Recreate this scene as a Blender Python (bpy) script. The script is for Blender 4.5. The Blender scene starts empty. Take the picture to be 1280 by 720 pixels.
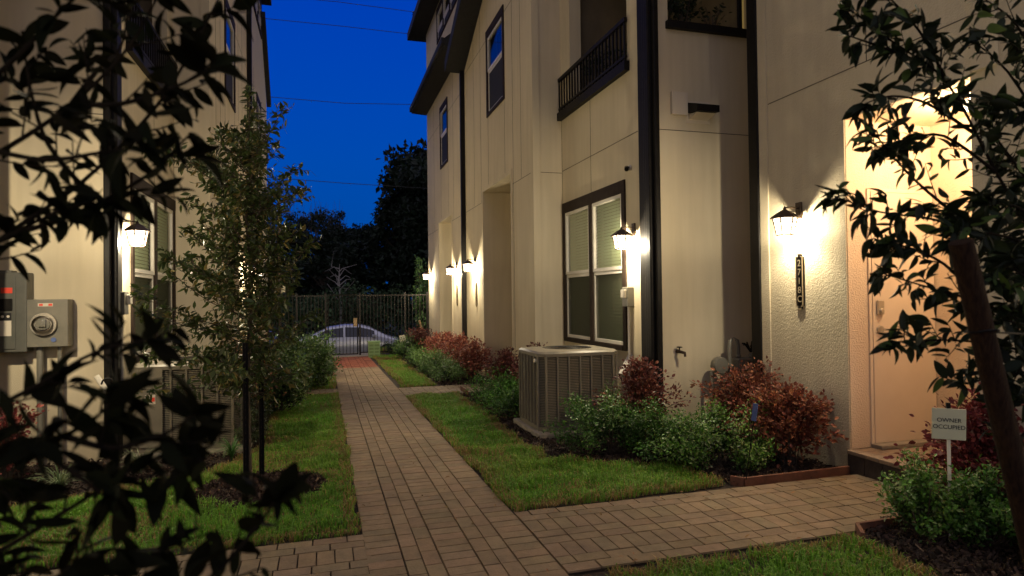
import bpy, bmesh, math, random
import numpy as np
from mathutils import Vector, Matrix
PI = math.pi
R = math.radians
rng = np.random.default_rng(11)
random.seed(11)
scn = bpy.context.scene
col = scn.collection

# ------------------------------------------------------------------ camera
YAW, PITCH, ROLL, FPX, CH = R(16.4), R(.8), R(-.7), 800.0, 1.5
fw = Vector((math.sin(YAW)*math.cos(PITCH), math.cos(YAW)*math.cos(PITCH), math.sin(PITCH)))
r0 = Vector((math.cos(YAW), -math.sin(YAW), 0)); u0 = r0.cross(fw)
rt = r0*math.cos(ROLL)+u0*math.sin(ROLL); up = u0*math.cos(ROLL)-r0*math.sin(ROLL)
cd = bpy.data.cameras.new('camera'); cam = bpy.data.objects.new('camera', cd); col.objects.link(cam)
cam.matrix_world = Matrix(((rt.x, up.x, -fw.x, 0), (rt.y, up.y, -fw.y, 0), (rt.z, up.z, -fw.z, CH), (0, 0, 0, 1)))
cd.sensor_width = 36; cd.lens = FPX/1280*36; cd.clip_start = .05; cd.clip_end = 1500
cd.dof.use_dof = True; cd.dof.focus_distance = 5.6; cd.dof.aperture_fstop = 3.4
scn.camera = cam

def at(px, py, d):
    """the world point seen at a photo position, at a depth in metres"""
    v = fw + rt*((px-640)/FPX) + up*((360-py)/FPX)
    return Vector((0, 0, CH)) + v*d
def gz(y):
    """height of the ground: level near the doors, draining towards the street"""
    y = np.asarray(y, float)
    a = np.where(y < 4, 0, -.013*(np.minimum(y, 21)-4))
    t = np.clip((y-21)/3.5, 0, 1)
    return a - .78*t*t*(3-2*t)

# ------------------------------------------------------------------ materials
def mat(name): 
    m = bpy.data.materials.new(name); m.use_nodes = True; m.node_tree.nodes.clear()
    return m, m.node_tree.nodes, m.node_tree.links
def srf(name, c, rough=.6, metal=0, c2=None, nscale=8, bump=0, bscale=80, spec=.5, detail=4, coat=0, attr=None, trans=0, emis=None, stretch=None, mottle=0):
    m, N, L = mat(name)
    o = N.new('ShaderNodeOutputMaterial'); p = N.new('ShaderNodeBsdfPrincipled')
    p.inputs['Roughness'].default_value = rough; p.inputs['Metallic'].default_value = metal
    p.inputs['Specular IOR Level'].default_value = spec; p.inputs['Coat Weight'].default_value = coat
    tc = N.new('ShaderNodeTexCoord')
    vec = tc.outputs['Object']
    if stretch:
        mp = N.new('ShaderNodeMapping'); mp.inputs['Scale'].default_value = stretch
        L.new(vec, mp.inputs['Vector']); vec = mp.outputs['Vector']
    csock = None
    if attr:
        a = N.new('ShaderNodeAttribute'); a.attribute_name = attr
        mx = N.new('ShaderNodeMix'); mx.data_type = 'RGBA'; mx.blend_type = 'MULTIPLY'; mx.inputs[0].default_value = 1
        L.new(a.outputs['Color'], mx.inputs[6]); mx.inputs[7].default_value = (*c, 1); csock = mx.outputs[2]
    elif c2:
        n = N.new('ShaderNodeTexNoise'); n.inputs['Scale'].default_value = nscale; n.inputs['Detail'].default_value = detail
        n.inputs['Roughness'].default_value = .62
        L.new(vec, n.inputs['Vector'])
        rp = N.new('ShaderNodeValToRGB'); rp.color_ramp.elements[0].position = .32; rp.color_ramp.elements[1].position = .68
        rp.color_ramp.elements[0].color = (*c, 1); rp.color_ramp.elements[1].color = (*c2, 1)
        L.new(n.outputs['Fac'], rp.inputs[0]); csock = rp.outputs[0]
    if mottle:
        n5 = N.new('ShaderNodeTexNoise'); n5.inputs['Scale'].default_value = mottle; n5.inputs['Detail'].default_value = 8; n5.inputs['Roughness'].default_value = .75; L.new(vec, n5.inputs[0])
        n6 = N.new('ShaderNodeMapRange'); n6.inputs[1].default_value = .3; n6.inputs[2].default_value = .7; n6.inputs[3].default_value = .68; n6.inputs[4].default_value = 1.2; L.new(n5.outputs[0], n6.inputs[0])
        v6 = N.new('ShaderNodeVectorMath'); v6.operation = 'SCALE'; L.new(csock, v6.inputs[0]); L.new(n6.outputs[0], v6.inputs['Scale']); csock = v6.outputs[0]
    if csock: L.new(csock, p.inputs['Base Color'])
    else: p.inputs['Base Color'].default_value = (*c, 1)
    if bump:
        n2 = N.new('ShaderNodeTexNoise'); n2.inputs['Scale'].default_value = bscale; n2.inputs['Detail'].default_value = 3
        L.new(vec, n2.inputs['Vector'])
        b = N.new('ShaderNodeBump'); b.inputs['Strength'].default_value = 1; b.inputs['Distance'].default_value = bump
        L.new(n2.outputs['Fac'], b.inputs['Height']); L.new(b.outputs[0], p.inputs['Normal'])
    if emis:
        p.inputs['Emission Color'].default_value = (*emis[0], 1); p.inputs['Emission Strength'].default_value = emis[1]
    if trans:
        t = N.new('ShaderNodeBsdfTranslucent'); ms = N.new('ShaderNodeMixShader'); ms.inputs[0].default_value = trans
        if csock: L.new(csock, t.inputs[0])
        else: t.inputs[0].default_value = (*c, 1)
        L.new(p.outputs[0], ms.inputs[1]); L.new(t.outputs[0], ms.inputs[2]); L.new(ms.outputs[0], o.inputs[0])
    else: L.new(p.outputs[0], o.inputs[0])
    return m
def stucco(name, c, c2, coarse):
    """painted stucco: faint blotches, streaks of dirt low down and a trowelled grain"""
    m, N, L = mat(name)
    o = N.new('ShaderNodeOutputMaterial'); p = N.new('ShaderNodeBsdfPrincipled'); p.inputs['Roughness'].default_value = .85
    p.inputs['Specular IOR Level'].default_value = .25
    tc = N.new('ShaderNodeTexCoord'); V = tc.outputs['Object']
    n = N.new('ShaderNodeTexNoise'); n.inputs['Scale'].default_value = 1.1; n.inputs['Detail'].default_value = 6; L.new(V, n.inputs[0])
    mp = N.new('ShaderNodeMapping'); mp.inputs['Scale'].default_value = (6, 6, .5); L.new(V, mp.inputs[0])
    n3 = N.new('ShaderNodeTexNoise'); n3.inputs['Scale'].default_value = 1.5; n3.inputs['Detail'].default_value = 4; L.new(mp.outputs[0], n3.inputs[0])
    ad = N.new('ShaderNodeMath'); ad.operation = 'MULTIPLY_ADD'; ad.inputs[1].default_value = .5; L.new(n3.outputs[0], ad.inputs[0])
    ml = N.new('ShaderNodeMath'); ml.operation = 'MULTIPLY'; ml.inputs[1].default_value = .5; L.new(n.outputs[0], ml.inputs[0]); L.new(ml.outputs[0], ad.inputs[2])
    rp = N.new('ShaderNodeValToRGB'); rp.color_ramp.elements[0].position = .36; rp.color_ramp.elements[1].position = .66
    rp.color_ramp.elements[0].color = (*c, 1); rp.color_ramp.elements[1].color = (*c2, 1); L.new(ad.outputs[0], rp.inputs[0])
    # dirt near the ground
    sp = N.new('ShaderNodeSeparateXYZ'); L.new(V, sp.inputs[0])
    mr = N.new('ShaderNodeMapRange'); mr.inputs[1].default_value = -.1; mr.inputs[2].default_value = .7; mr.inputs[3].default_value = .8; mr.inputs[4].default_value = 0
    L.new(sp.outputs[2], mr.inputs[0])
    mm = N.new('ShaderNodeMath'); mm.operation = 'MULTIPLY'; L.new(mr.outputs[0], mm.inputs[0]); L.new(n3.outputs[0], mm.inputs[1])
    mx = N.new('ShaderNodeMix'); mx.data_type = 'RGBA'; mx.blend_type = 'MIX'; L.new(mm.outputs[0], mx.inputs[0]); L.new(rp.outputs[0], mx.inputs[6])
    mx.inputs[7].default_value = (.30, .23, .12, 1); L.new(mx.outputs[2], p.inputs['Base Color'])
    n2 = N.new('ShaderNodeTexNoise'); n2.inputs['Scale'].default_value = 75 if coarse else 150; n2.inputs['Detail'].default_value = 2.5; L.new(V, n2.inputs[0])
    b = N.new('ShaderNodeBump'); b.inputs['Strength'].default_value = 1; b.inputs['Distance'].default_value = .0075 if coarse else .003
    L.new(n2.outputs[0], b.inputs['Height']); L.new(b.outputs[0], p.inputs['Normal']); L.new(p.outputs[0], o.inputs[0])
    return m
def glass(name, tint=(1, 1, 1), ior=1.5, k=1):
    m, N, L = mat(name)
    o = N.new('ShaderNodeOutputMaterial'); t = N.new('ShaderNodeBsdfTransparent'); t.inputs[0].default_value = (*tint, 1)
    g = N.new('ShaderNodeBsdfGlossy'); g.inputs['Roughness'].default_value = .02
    fr = N.new('ShaderNodeFresnel'); fr.inputs[0].default_value = ior
    ms = N.new('ShaderNodeMixShader'); kk = N.new('ShaderNodeMath'); kk.operation = 'MULTIPLY'; kk.inputs[1].default_value = k; L.new(fr.outputs[0], kk.inputs[0]); L.new(kk.outputs[0], ms.inputs[0]); L.new(t.outputs[0], ms.inputs[1]); L.new(g.outputs[0], ms.inputs[2]); L.new(ms.outputs[0], o.inputs[0])
    return m
def lampglass(name, c, s):
    m, N, L = mat(name)
    o = N.new('ShaderNodeOutputMaterial'); t = N.new('ShaderNodeBsdfTransparent'); e = N.new('ShaderNodeEmission')
    e.inputs[0].default_value = (*c, 1); e.inputs[1].default_value = s; t.inputs[0].default_value = (.9, .9, .9, 1)
    a = N.new('ShaderNodeAddShader'); L.new(t.outputs[0], a.inputs[0]); L.new(e.outputs[0], a.inputs[1]); L.new(a.outputs[0], o.inputs[0])
    return m

M = dict(
    stucco=stucco('stucco', (.57, .485, .33), (.67, .575, .405), False),
    stucco_coarse=stucco('stucco_coarse', (.55, .47, .33), (.64, .555, .40), True),
    groove=srf('groove', (.10, .08, .06), .9),
    trim_dark=srf('trim_dark', (.022, .014, .010), .7, spec=.12, c2=(.034, .023, .017), nscale=12, bump=.0006, bscale=90),
    black=srf('black_metal', (.007, .006, .005), .5, c2=(.012, .010, .009), nscale=20, spec=.16),
    roof=srf('roof_dark', (.010, .010, .011), .75, c2=(.018, .017, .017), nscale=10),
    bronze=srf('bronze', (.05, .032, .022), .42, c2=(.075, .05, .035), nscale=30, metal=.6),
    white=srf('white_vinyl', (.62, .57, .48), .35, c2=(.70, .65, .56), nscale=6),
    cream=srf('cream_paint', (.62, .54, .42), .6),
    blind=srf('blind', (.40, .48, .27), .6), 
    blind_dark=srf('screen_cloth', (.06, .065, .05), .8),
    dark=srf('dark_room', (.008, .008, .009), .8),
    door=srf('door_paint', (.74, .60, .45), .38, c2=(.78, .64, .49), nscale=3, bump=.0004, bscale=60),
    alcove=stucco('alcove_stucco', (.70, .55, .40), (.76, .61, .45), True),
    nickel=srf('nickel', (.55, .50, .42), .35, metal=.7),
    concrete=srf('concrete', (.20, .17, .13), .85, c2=(.30, .26, .20), nscale=14, bump=.002, bscale=120),
    ac=srf('ac_paint', (.15, .13, .095), .5, c2=(.19, .165, .12), nscale=5, bump=.0005, bscale=100),
    ac_in=srf('ac_coil', (.02, .018, .015), .8),
    greybox=srf('grey_box', (.085, .085, .07), .45, c2=(.11, .105, .088), nscale=9),
    greylight=srf('meter_box', (.15, .14, .11), .4, c2=(.19, .175, .14), nscale=9),
    red=srf('red_label', (.75, .06, .03), .5),
    label=srf('paper_label', (.62, .55, .44), .6),
    ink=srf('ink', (.01, .01, .01), .6),
    pvc=srf('pvc', (.72, .66, .55), .4),
    bark=srf('bark', (.05, .036, .024), .9, c2=(.10, .075, .05), nscale=30, bump=.004, bscale=60, stretch=(3, 3, .7)),
    dark_bark=srf('dark_bark', (.010, .008, .006), .95, c2=(.02, .015, .010), nscale=30, spec=.1), palebark=srf('pale_bark', (.30, .27, .24), .9),
    stake=srf('stake_wood', (.016, .009, .006), .95, spec=.15, c2=(.045, .024, .013), nscale=20, bump=.004, bscale=40, stretch=(6, 6, .5)),
    newwood=srf('new_wood', (.35, .24, .13), .8, c2=(.45, .32, .18), nscale=20),
    edging=srf('rust_edging', (.10, .04, .022), .8, c2=(.17, .065, .035), nscale=12, bump=.002, bscale=50),
    soil=srf('soil', (.018, .012, .008), 1, c2=(.040, .027, .018), nscale=9, bump=.01, bscale=30),
    turf=srf('turf_soil', (.020, .018, .008), 1, c2=(.045, .036, .016), nscale=14, bump=.006, bscale=60),
    asphalt=srf('asphalt', (.035, .035, .036), .9, c2=(.055, .054, .052), nscale=30, bump=.002, bscale=150),
    terrain=srf('terrain', (.012, .016, .008), 1, c2=(.03, .032, .016), nscale=3, bump=.01, bscale=20),
    sand=srf('joint_sand', (.030, .020, .014), 1),
    paver=srf('paver', (1, 1, 1), .8, attr='tint', bump=.004, bscale=90, spec=.3, mottle=7),
    leaf=srf('leaf', (1, 1, 1), .42, attr='tint', trans=.22, spec=.32),
    leaf_black=srf('leaf_black', (1, 1, 1), .7, attr='tint', trans=.1, spec=.04), leaf_front=srf('leaf_front', (1, 1, 1), .5, attr='tint', trans=.22, spec=.2),
    leaf_matte=srf('leaf_matte', (1, 1, 1), .6, attr='tint', trans=.25, spec=.3),
    grass=srf('grass_blades', (1, 1, 1), .55, attr='tint', trans=.35, spec=.25),
    chips=srf('mulch_chips', (1, 1, 1), .9, attr='tint'),
    sign=srf('sign_board', (.52, .52, .38), .5), 
    plaque=srf('plaque_plate', (.035, .025, .018), .35, metal=.7),
    brass=srf('brass_edge', (.60, .50, .36), .3, metal=.9),
    fence=srf('fence_iron', (.012, .008, .006), .5, metal=.3),
    woodfence=srf('wood_fence', (.05, .03, .02), .9, c2=(.085, .052, .035), nscale=6, stretch=(8, 8, .4)),
    greenbox=srf('green_box', (.22, .34, .15), .6),
    car_white=srf('car_paint_silver', (.60, .60, .62), .28, metal=.35, coat=1), car_blue=srf('car_paint_blue', (.03, .08, .30), .22, metal=.3, coat=.8),
    car_glass=srf('car_glass', (.006, .008, .012), .06, spec=.8), tyre=srf('tyre', (.012, .012, .012), .9), tail=srf('tail_light', (.45, .01, .02), .2, emis=((1, .02, .05), .8)),
    bulbglass=lampglass('bulb_glass', (1, .86, .62), 14), pane=glass('window_glass', k=.33), pane_high=glass('high_window_glass'), glow=lampglass('lantern_glass', (1, .86, .62), 3.2), 
    bulb=srf('bulb', (1, 1, 1), .5, emis=((1, .86, .62), 30)),
    clearglass=glass('meter_glass'), curtain=srf('lit_curtain', (.5, .4, .2), .9, emis=((1, .68, .2), .13)),
    terracotta=srf('pot', (.10, .06, .045), .8), white_pot=srf('white_pot', (.30, .28, .27), .6), blue=srf('blue_marker', (.08, .12, .28), .5),
    signlit=srf('street_plate', (.62, .56, .38), .5), wire=srf('wire', (.012, .012, .014), .7),
)

# ------------------------------------------------------------------ builders
def tag(o, label=None, cat=None, group=None, kind=None):
    if label: o['label'] = label
    if cat: o['category'] = cat
    if group: o['group'] = group
    if kind: o['kind'] = kind
    return o
def empty(name, loc, label, cat, rz=0, group=None):
    o = bpy.data.objects.new(name, None); col.objects.link(o); o.location = loc; o.rotation_euler = (0, 0, rz); o.empty_display_size = .1
    return tag(o, label, cat, group)
class MB:
    def __init__(s, T=None): s.v = []; s.f = []; s.m = []; s.T = T
    def add(s, vs, fs, mi=0):
        b = len(s.v)
        for p in vs: s.v.append(tuple(s.T(*p)) if s.T else tuple(p))
        for f in fs: s.f.append([b+i for i in f]); s.m.append(mi)
    def box(s, x0, x1, y0, y1, z0, z1, mi=0, top=0):
        t = top
        s.add([(x0, y0, z0), (x1, y0, z0), (x1, y1, z0), (x0, y1, z0), (x0+t, y0+t, z1), (x1-t, y0+t, z1), (x1-t, y1-t, z1), (x0+t, y1-t, z1)],
              [(3, 2, 1, 0), (4, 5, 6, 7), (0, 1, 5, 4), (1, 2, 6, 5), (2, 3, 7, 6), (3, 0, 4, 7)], mi)
    def quad(s, a, b, c, d, mi=0): s.add([a, b, c, d], [(0, 1, 2, 3)], mi)
    def tube(s, pts, rad, n=8, mi=0, cap=True):
        pts = [Vector(p) for p in pts]
        if not hasattr(rad, '__len__'): rad = [rad]*len(pts)
        vs = []; fs = []
        ref = Vector((0, 0, 1))
        d0 = (pts[1]-pts[0]).normalized()
        if abs(d0.z) > .9: ref = Vector((1, 0, 0))
        for i, p in enumerate(pts):
            d = (pts[min(i+1, len(pts)-1)]-pts[max(i-1, 0)]).normalized()
            a = d.cross(ref).normalized(); b = d.cross(a)
            for k in range(n):
                t = 2*PI*k/n; vs.append(p+(a*math.cos(t)+b*math.sin(t))*rad[i])
        for i in range(len(pts)-1):
            for k in range(n): fs.append((i*n+k, i*n+(k+1) % n, (i+1)*n+(k+1) % n, (i+1)*n+k))
        if cap: fs.append(tuple(range(n))[::-1]); fs.append(tuple((len(pts)-1)*n+k for k in range(n)))
        s.add(vs, fs, mi)
    def lathe(s, prof, n=16, c=(0, 0, 0), mi=0, axis='z', ph=0, cap=True):
        vs = []; fs = []
        for r, h in prof:
            for k in range(n):
                t = 2*PI*k/n+ph; a, b = r*math.cos(t), r*math.sin(t)
                vs.append({'z': (c[0]+a, c[1]+b, c[2]+h), 'x': (c[0]+h, c[1]+a, c[2]+b), 'y': (c[0]+a, c[1]+h, c[2]+b)}[axis])
        for i in range(len(prof)-1):
            for k in range(n): fs.append((i*n+k, i*n+(k+1) % n, (i+1)*n+(k+1) % n, (i+1)*n+k))
        if cap: fs.append(tuple(range(n))[::-1]); fs.append(tuple((len(prof)-1)*n+k for k in range(n)))
        s.add(vs, fs, mi)
    def build(s, name, mats, parent=None, smooth=False, bevel=0, loc=None):
        me = bpy.data.meshes.new(name); me.from_pydata(s.v, [], s.f)
        if not isinstance(mats, (list, tuple)): mats = [mats]
        for m in mats: me.materials.append(m)
        me.polygons.foreach_set('material_index', s.m)
        bm = bmesh.new(); bm.from_mesh(me); bmesh.ops.recalc_face_normals(bm, faces=bm.faces); bm.to_mesh(me); bm.free()
        if smooth: 
            me.polygons.foreach_set('use_smooth', [True]*len(me.polygons))
        o = bpy.data.objects.new(name, me); col.objects.link(o)
        if smooth: me.set_sharp_from_angle(angle=R(40))
        if bevel:
            b = o.modifiers.new('bevel', 'BEVEL'); b.width = bevel; b.segments = 2; b.limit_method = 'ANGLE'
        if parent: o.parent = parent
        if loc: o.location = loc
        return o
def copy_thing(o, parent=None):
    c = o.copy(); col.objects.link(c)
    if parent: c.parent = parent
    for ch in list(o.children): copy_thing(ch, c)
    return c

def batch(name, tv, tf, pos, rot, scl, colr, material, parent=None, smooth=False):
    """many small pieces (leaves, blades, chips, pavers) of one thing joined in one mesh"""
    tv = np.asarray(tv, np.float32); k = len(tv); n = len(pos)
    P = np.einsum('nij,kj->nki', np.asarray(rot, np.float32), tv)
    scl = np.asarray(scl, np.float32)
    if scl.ndim == 1: P = P*scl[:, None, None]
    P = P + np.asarray(pos, np.float32)[:, None, :]
    return mesh_np(name, P.reshape(-1, 3), tf, n, k, np.repeat(np.asarray(colr, np.float32), k, 0), material, parent, smooth)
def mesh_np(name, V, tf, n, k, C, material, parent=None, smooth=False):
    me = bpy.data.meshes.new(name)
    me.vertices.add(len(V)); me.vertices.foreach_set('co', V.astype(np.float32).ravel())
    lt = np.array([len(f) for f in tf]); fl = np.concatenate([np.array(f) for f in tf])
    loops = (fl[None, :]+(np.arange(n)*k)[:, None]).ravel()
    tot = np.tile(lt, n); st = np.concatenate([[0], np.cumsum(tot)[:-1]])
    me.loops.add(len(loops)); me.loops.foreach_set('vertex_index', loops.astype(np.int32))
    me.polygons.add(len(tot)); me.polygons.foreach_set('loop_start', st.astype(np.int32)); me.polygons.foreach_set('loop_total', tot.astype(np.int32))
    me.polygons.foreach_set('use_smooth', np.full(len(tot), bool(smooth)))
    me.update(calc_edges=True)
    a = me.color_attributes.new('tint', 'FLOAT_COLOR', 'POINT')
    a.data.foreach_set('color', np.concatenate([C, np.ones((len(C), 1), np.float32)], 1).astype(np.float32).ravel())
    me.materials.append(material)
    o = bpy.data.objects.new(name, me); col.objects.link(o)
    if parent: o.parent = parent
    return o
def frames(d, nrm):
    """rotation matrices whose y axis is d and whose z axis leans to nrm"""
    d = d/np.linalg.norm(d, axis=1, keepdims=True)
    x = np.cross(d, nrm); x /= np.linalg.norm(x, axis=1, keepdims=True)+1e-9
    z = np.cross(x, d)
    return np.stack([x, d, z], 2)
def leaf_template(w, fold=.12, droop=.12, seg=5):
    vs = []; fs = []
    for i in range(seg+1):
        t = i/seg
        h = w*.5*(math.sin(PI*min(1, t**.85)))**.8*(1-.15*t) if 0 < i < seg else (.012 if i == 0 else 0)
        z = -droop*t*t
        vs += [(-h, t, z+fold*h*2), (0, t, z), (h, t, z+fold*h*2)]
    for i in range(seg):
        a = i*3
        fs += [(a, a+1, a+4, a+3), (a+1, a+2, a+5, a+4)]
    return vs, fs
LEAF_BIG = leaf_template(.40, .18, .16, 6)
LEAF_MED = leaf_template(.42, .15, .12, 3)
LEAF_ROUND = leaf_template(.66, .12, .15, 3)
LEAF_TINY = ([(0, 0, 0), (-.28, .5, .06), (0, 1, -.05), (.28, .5, .06)], [(0, 2, 1), (0, 3, 2)])
BLADE = ([(-.5, 0, 0), (.5, 0, 0), (-.42, .5, .0), (.42, .5, .0), (0, 1, 0)], [(0, 1, 3, 2), (2, 3, 4)])

def tint(n, base, var=.25, extra=None, frac=0):
    c = np.array(base)[None, :]*(1+var*rng.uniform(-1, 1, (n, 1)))*(1+.12*rng.uniform(-1, 1, (n, 3)))
    if extra is not None:
        k = rng.random(n) < frac; c[k] = np.array(extra)*(1+.3*rng.uniform(-1, 1, (k.sum(), 1)))
    return c
def unit(n):
    v = rng.normal(size=(n, 3)); return v/np.linalg.norm(v, axis=1, keepdims=True)

def vnoise(P, s, seed=0):
    r = np.random.default_rng(seed); G = r.random((64, 64)); Q = P*s+1000; i = np.floor(Q).astype(int); f = Q-i; f = f*f*(3-2*f)
    g = lambda a, b: G[(i[:, 0]+a) % 64, (i[:, 1]+b) % 64]
    return (g(0, 0)*(1-f[:, 0])+g(1, 0)*f[:, 0])*(1-f[:, 1])+(g(0, 1)*(1-f[:, 0])+g(1, 1)*f[:, 0])*f[:, 1]
# ------------------------------------------------------------------ setting: ground, street, paths
def sheet(name, pts, mats, dz, kind='structure', ysub=1.0):
    m = MB(); m.add([(x, y, float(gz(y))+dz) for x, y in pts], [tuple(range(len(pts)))]); o = m.build(name, mats)
    if kind: o['kind'] = kind
    return o
ys = [-300, -60, -10, 0, 4, 8, 12, 16, 21] + [21+i*.35 for i in range(1, 11)] + [30, 60, 300, 900]
m = MB(); xs = [-900, -100, -20, 0, 20, 100, 900]
vs = [(x, y, float(gz(y))) for y in ys for x in xs]
m.add(vs, [(j*7+i, j*7+i+1, (j+1)*7+i+1, (j+1)*7+i) for j in range(len(ys)-1) for i in range(6)])
m.build('ground', M['terrain'])['kind'] = 'structure'
m = MB(); m.box(-60, 60, 24.9, 32, -1.2, float(gz(27))+.02); m.build('street', M['asphalt'])['kind'] = 'structure'
def strip(name, x0, x1, y0, y1, mt, dz):
    m = MB(); n = max(1, int((y1-y0)/1)); 
    yy = sorted(set([y0, y1]+[v for v in (4, 8, 12, 16) if y0 < v < y1]))
    for a, b in zip(yy, yy[1:]): m.quad((x0, a, float(gz(a))+dz), (x1, a, float(gz(a))+dz), (x1, b, float(gz(b))+dz), (x0, b, float(gz(b))+dz))
    o = m.build(name, mt); o['kind'] = 'structure'; return o
strip('bed_soil', -6, 8, -1, 20.6, M['soil'], .006)
PV = [(-1, -1, 0), (1, -1, 0), (1, 1, 0), (-1, 1, 0), (-.975, -.975, 1), (.975, -.975, 1), (.975, .975, 1), (-.975, .975, 1)]
PF = [(4, 5, 6, 7), (0, 1, 5, 4), (1, 2, 6, 5), (2, 3, 7, 6), (3, 0, 4, 7)]
def pavers(name, cells, top, base, var, thick=.03):
    """cells: (cx, cy, half x, half y); every brick slightly off level"""
    c = np.array(cells); n = len(c); V = np.zeros((n, 8, 3), np.float32); pv = np.array(PV)
    g = .0022
    V[:, :, 0] = c[:, 0:1]+pv[None, :, 0]*(c[:, 2:3]-g); V[:, :, 1] = c[:, 1:2]+pv[None, :, 1]*(c[:, 3:4]-g)
    zt = gz(V[:, :, 1])+top+rng.normal(0, .0009, (n, 1))
    til = rng.normal(0, .0045, (n, 2))
    zt = zt+(V[:, :, 0]-c[:, 0:1])*til[:, 0:1]+(V[:, :, 1]-c[:, 1:2])*til[:, 1:2]
    V[:, :, 2] = np.where(pv[None, :, 2] > 0, zt, zt-thick*.35)
    C = np.repeat(np.array(base)[None]*(1+var*rng.uniform(-1, 1, (n, 1)))*(1+.035*rng.uniform(-1, 1, (n, 3)))*(.82+.36*vnoise(c[:, :2], 1.1, 8))[:, None], 8, 0)
    o = mesh_np(name, V.reshape(-1, 3), PF, n, 8, C, M['paver']); o['kind'] = 'structure'; return o
L_, W_ = .20, .10
def band_along_y(x0, y0, y1, kind):
    out = []
    if kind == 0:
        y = y0
        while y < y1: out.append((x0+L_/2, y+W_/2, L_/2, W_/2)); y += W_+.0015
    else:
        for i in range(2):
            off = i == 1 and random.random() < .5; y = y0+(.1015 if off else 0)
            if off: out.append((x0+W_/2+i*W_, y0+W_/2, W_/2, W_/2))
            while y < y1: out.append((x0+W_/2+i*W_, y+L_/2, W_/2, L_/2)); y += L_+.0015
    return out
def band_along_x(y0, x0, x1, kind):
    return [(b, a, d, c) for a, b, c, d in band_along_y(y0, x0, x1, kind)]
# the main walk: five bands about 1.05 m wide
cells = []
x = .22
for i in range(5): cells += band_along_y(x+i*.2025, -1.0, 15.45, (i+0) % 2)
cells = [c for c in cells]
strip('walk_bedding', .2, 1.26, -1, 19.2, M['sand'], .012)
pavers('brick_walk', cells, .030, (.235, .170, .104), .12)
cells = []
for i in range(5): cells += band_along_y(x+i*.2025, 15.5, 19.0, (i+0) % 2)
pavers('red_brick_walk', cells, .030, (.27, .085, .045), .25)
def cross_walk(name, x0, x1, y0, rows, seed):
    random.seed(seed); c = []
    for i in range(rows): c += band_along_x(y0+i*.2025, x0, x1, (i+1) % 2)
    c = [q for q in c if x0-.01 < q[0] < x1+.02]
    strip(name.replace('walk', 'walk_bedding'), min(x0, x1), max(x0, x1), y0, y0+rows*.2025, M['sand'], .010)
    pavers(name, c, .028, (.215, .158, .098), .12)
cross_walk('side_walk', 1.237, 4.16, 3.22, 5, 3)
cross_walk('side_walk', -3.4, .217, 3.12, 5, 4)
cross_walk('side_walk', -3.4, .217, -.2, 2, 6)
cross_walk('side_walk', 1.237, 3.0, 10.32, 5, 5)
cross_walk('side_walk', -1.5, .217, 11.08, 3, 7)
m = MB(); m.box(-.1, 1.4, 19.0, 20.4, -.4, float(gz(19))+.035); m.build('gate_threshold', M['concrete'])['kind'] = 'structure'

# lawns
def inside(poly, P):
    c = np.zeros(len(P), bool); n = len(poly)
    for i in range(n):
        x1, y1 = poly[i]; x2, y2 = poly[(i+1) % n]
        if y1 == y2: continue
        k = ((P[:, 1] < y1) != (P[:, 1] < y2)) & (P[:, 0] < (x2-x1)*(P[:, 1]-y1)/(y2-y1)+x1)
        c ^= k
    return c
def scatter(poly, dens):
    a = np.array(poly); lo, hi = a.min(0), a.max(0); n = int((hi-lo).prod()*dens)
    P = rng.uniform(lo, hi, (n, 2)); return P[inside(poly, P)]
def soften(poly, s=.15, amp=.02):
    out = []
    for i in range(len(poly)):
        a, b = Vector(poly[i]), Vector(poly[(i+1) % len(poly)]); n = max(1, int((b-a).length/s))
        for k in range(n):
            p = a.lerp(b, k/n); out.append((p.x+random.uniform(-amp, amp), p.y+random.uniform(-amp, amp)))
    return out
def vnoise(P, s, seed=0):
    """smooth 2-D value noise 0..1"""
    r = np.random.default_rng(seed); G = r.random((64, 64)); Q = P*s+1000; i = np.floor(Q).astype(int); f = Q-i; f = f*f*(3-2*f)
    g = lambda a, b: G[(i[:, 0]+a) % 64, (i[:, 1]+b) % 64]
    return (g(0, 0)*(1-f[:, 0])+g(1, 0)*f[:, 0])*(1-f[:, 1])+(g(0, 1)*(1-f[:, 0])+g(1, 1)*f[:, 0])*f[:, 1]
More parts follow.
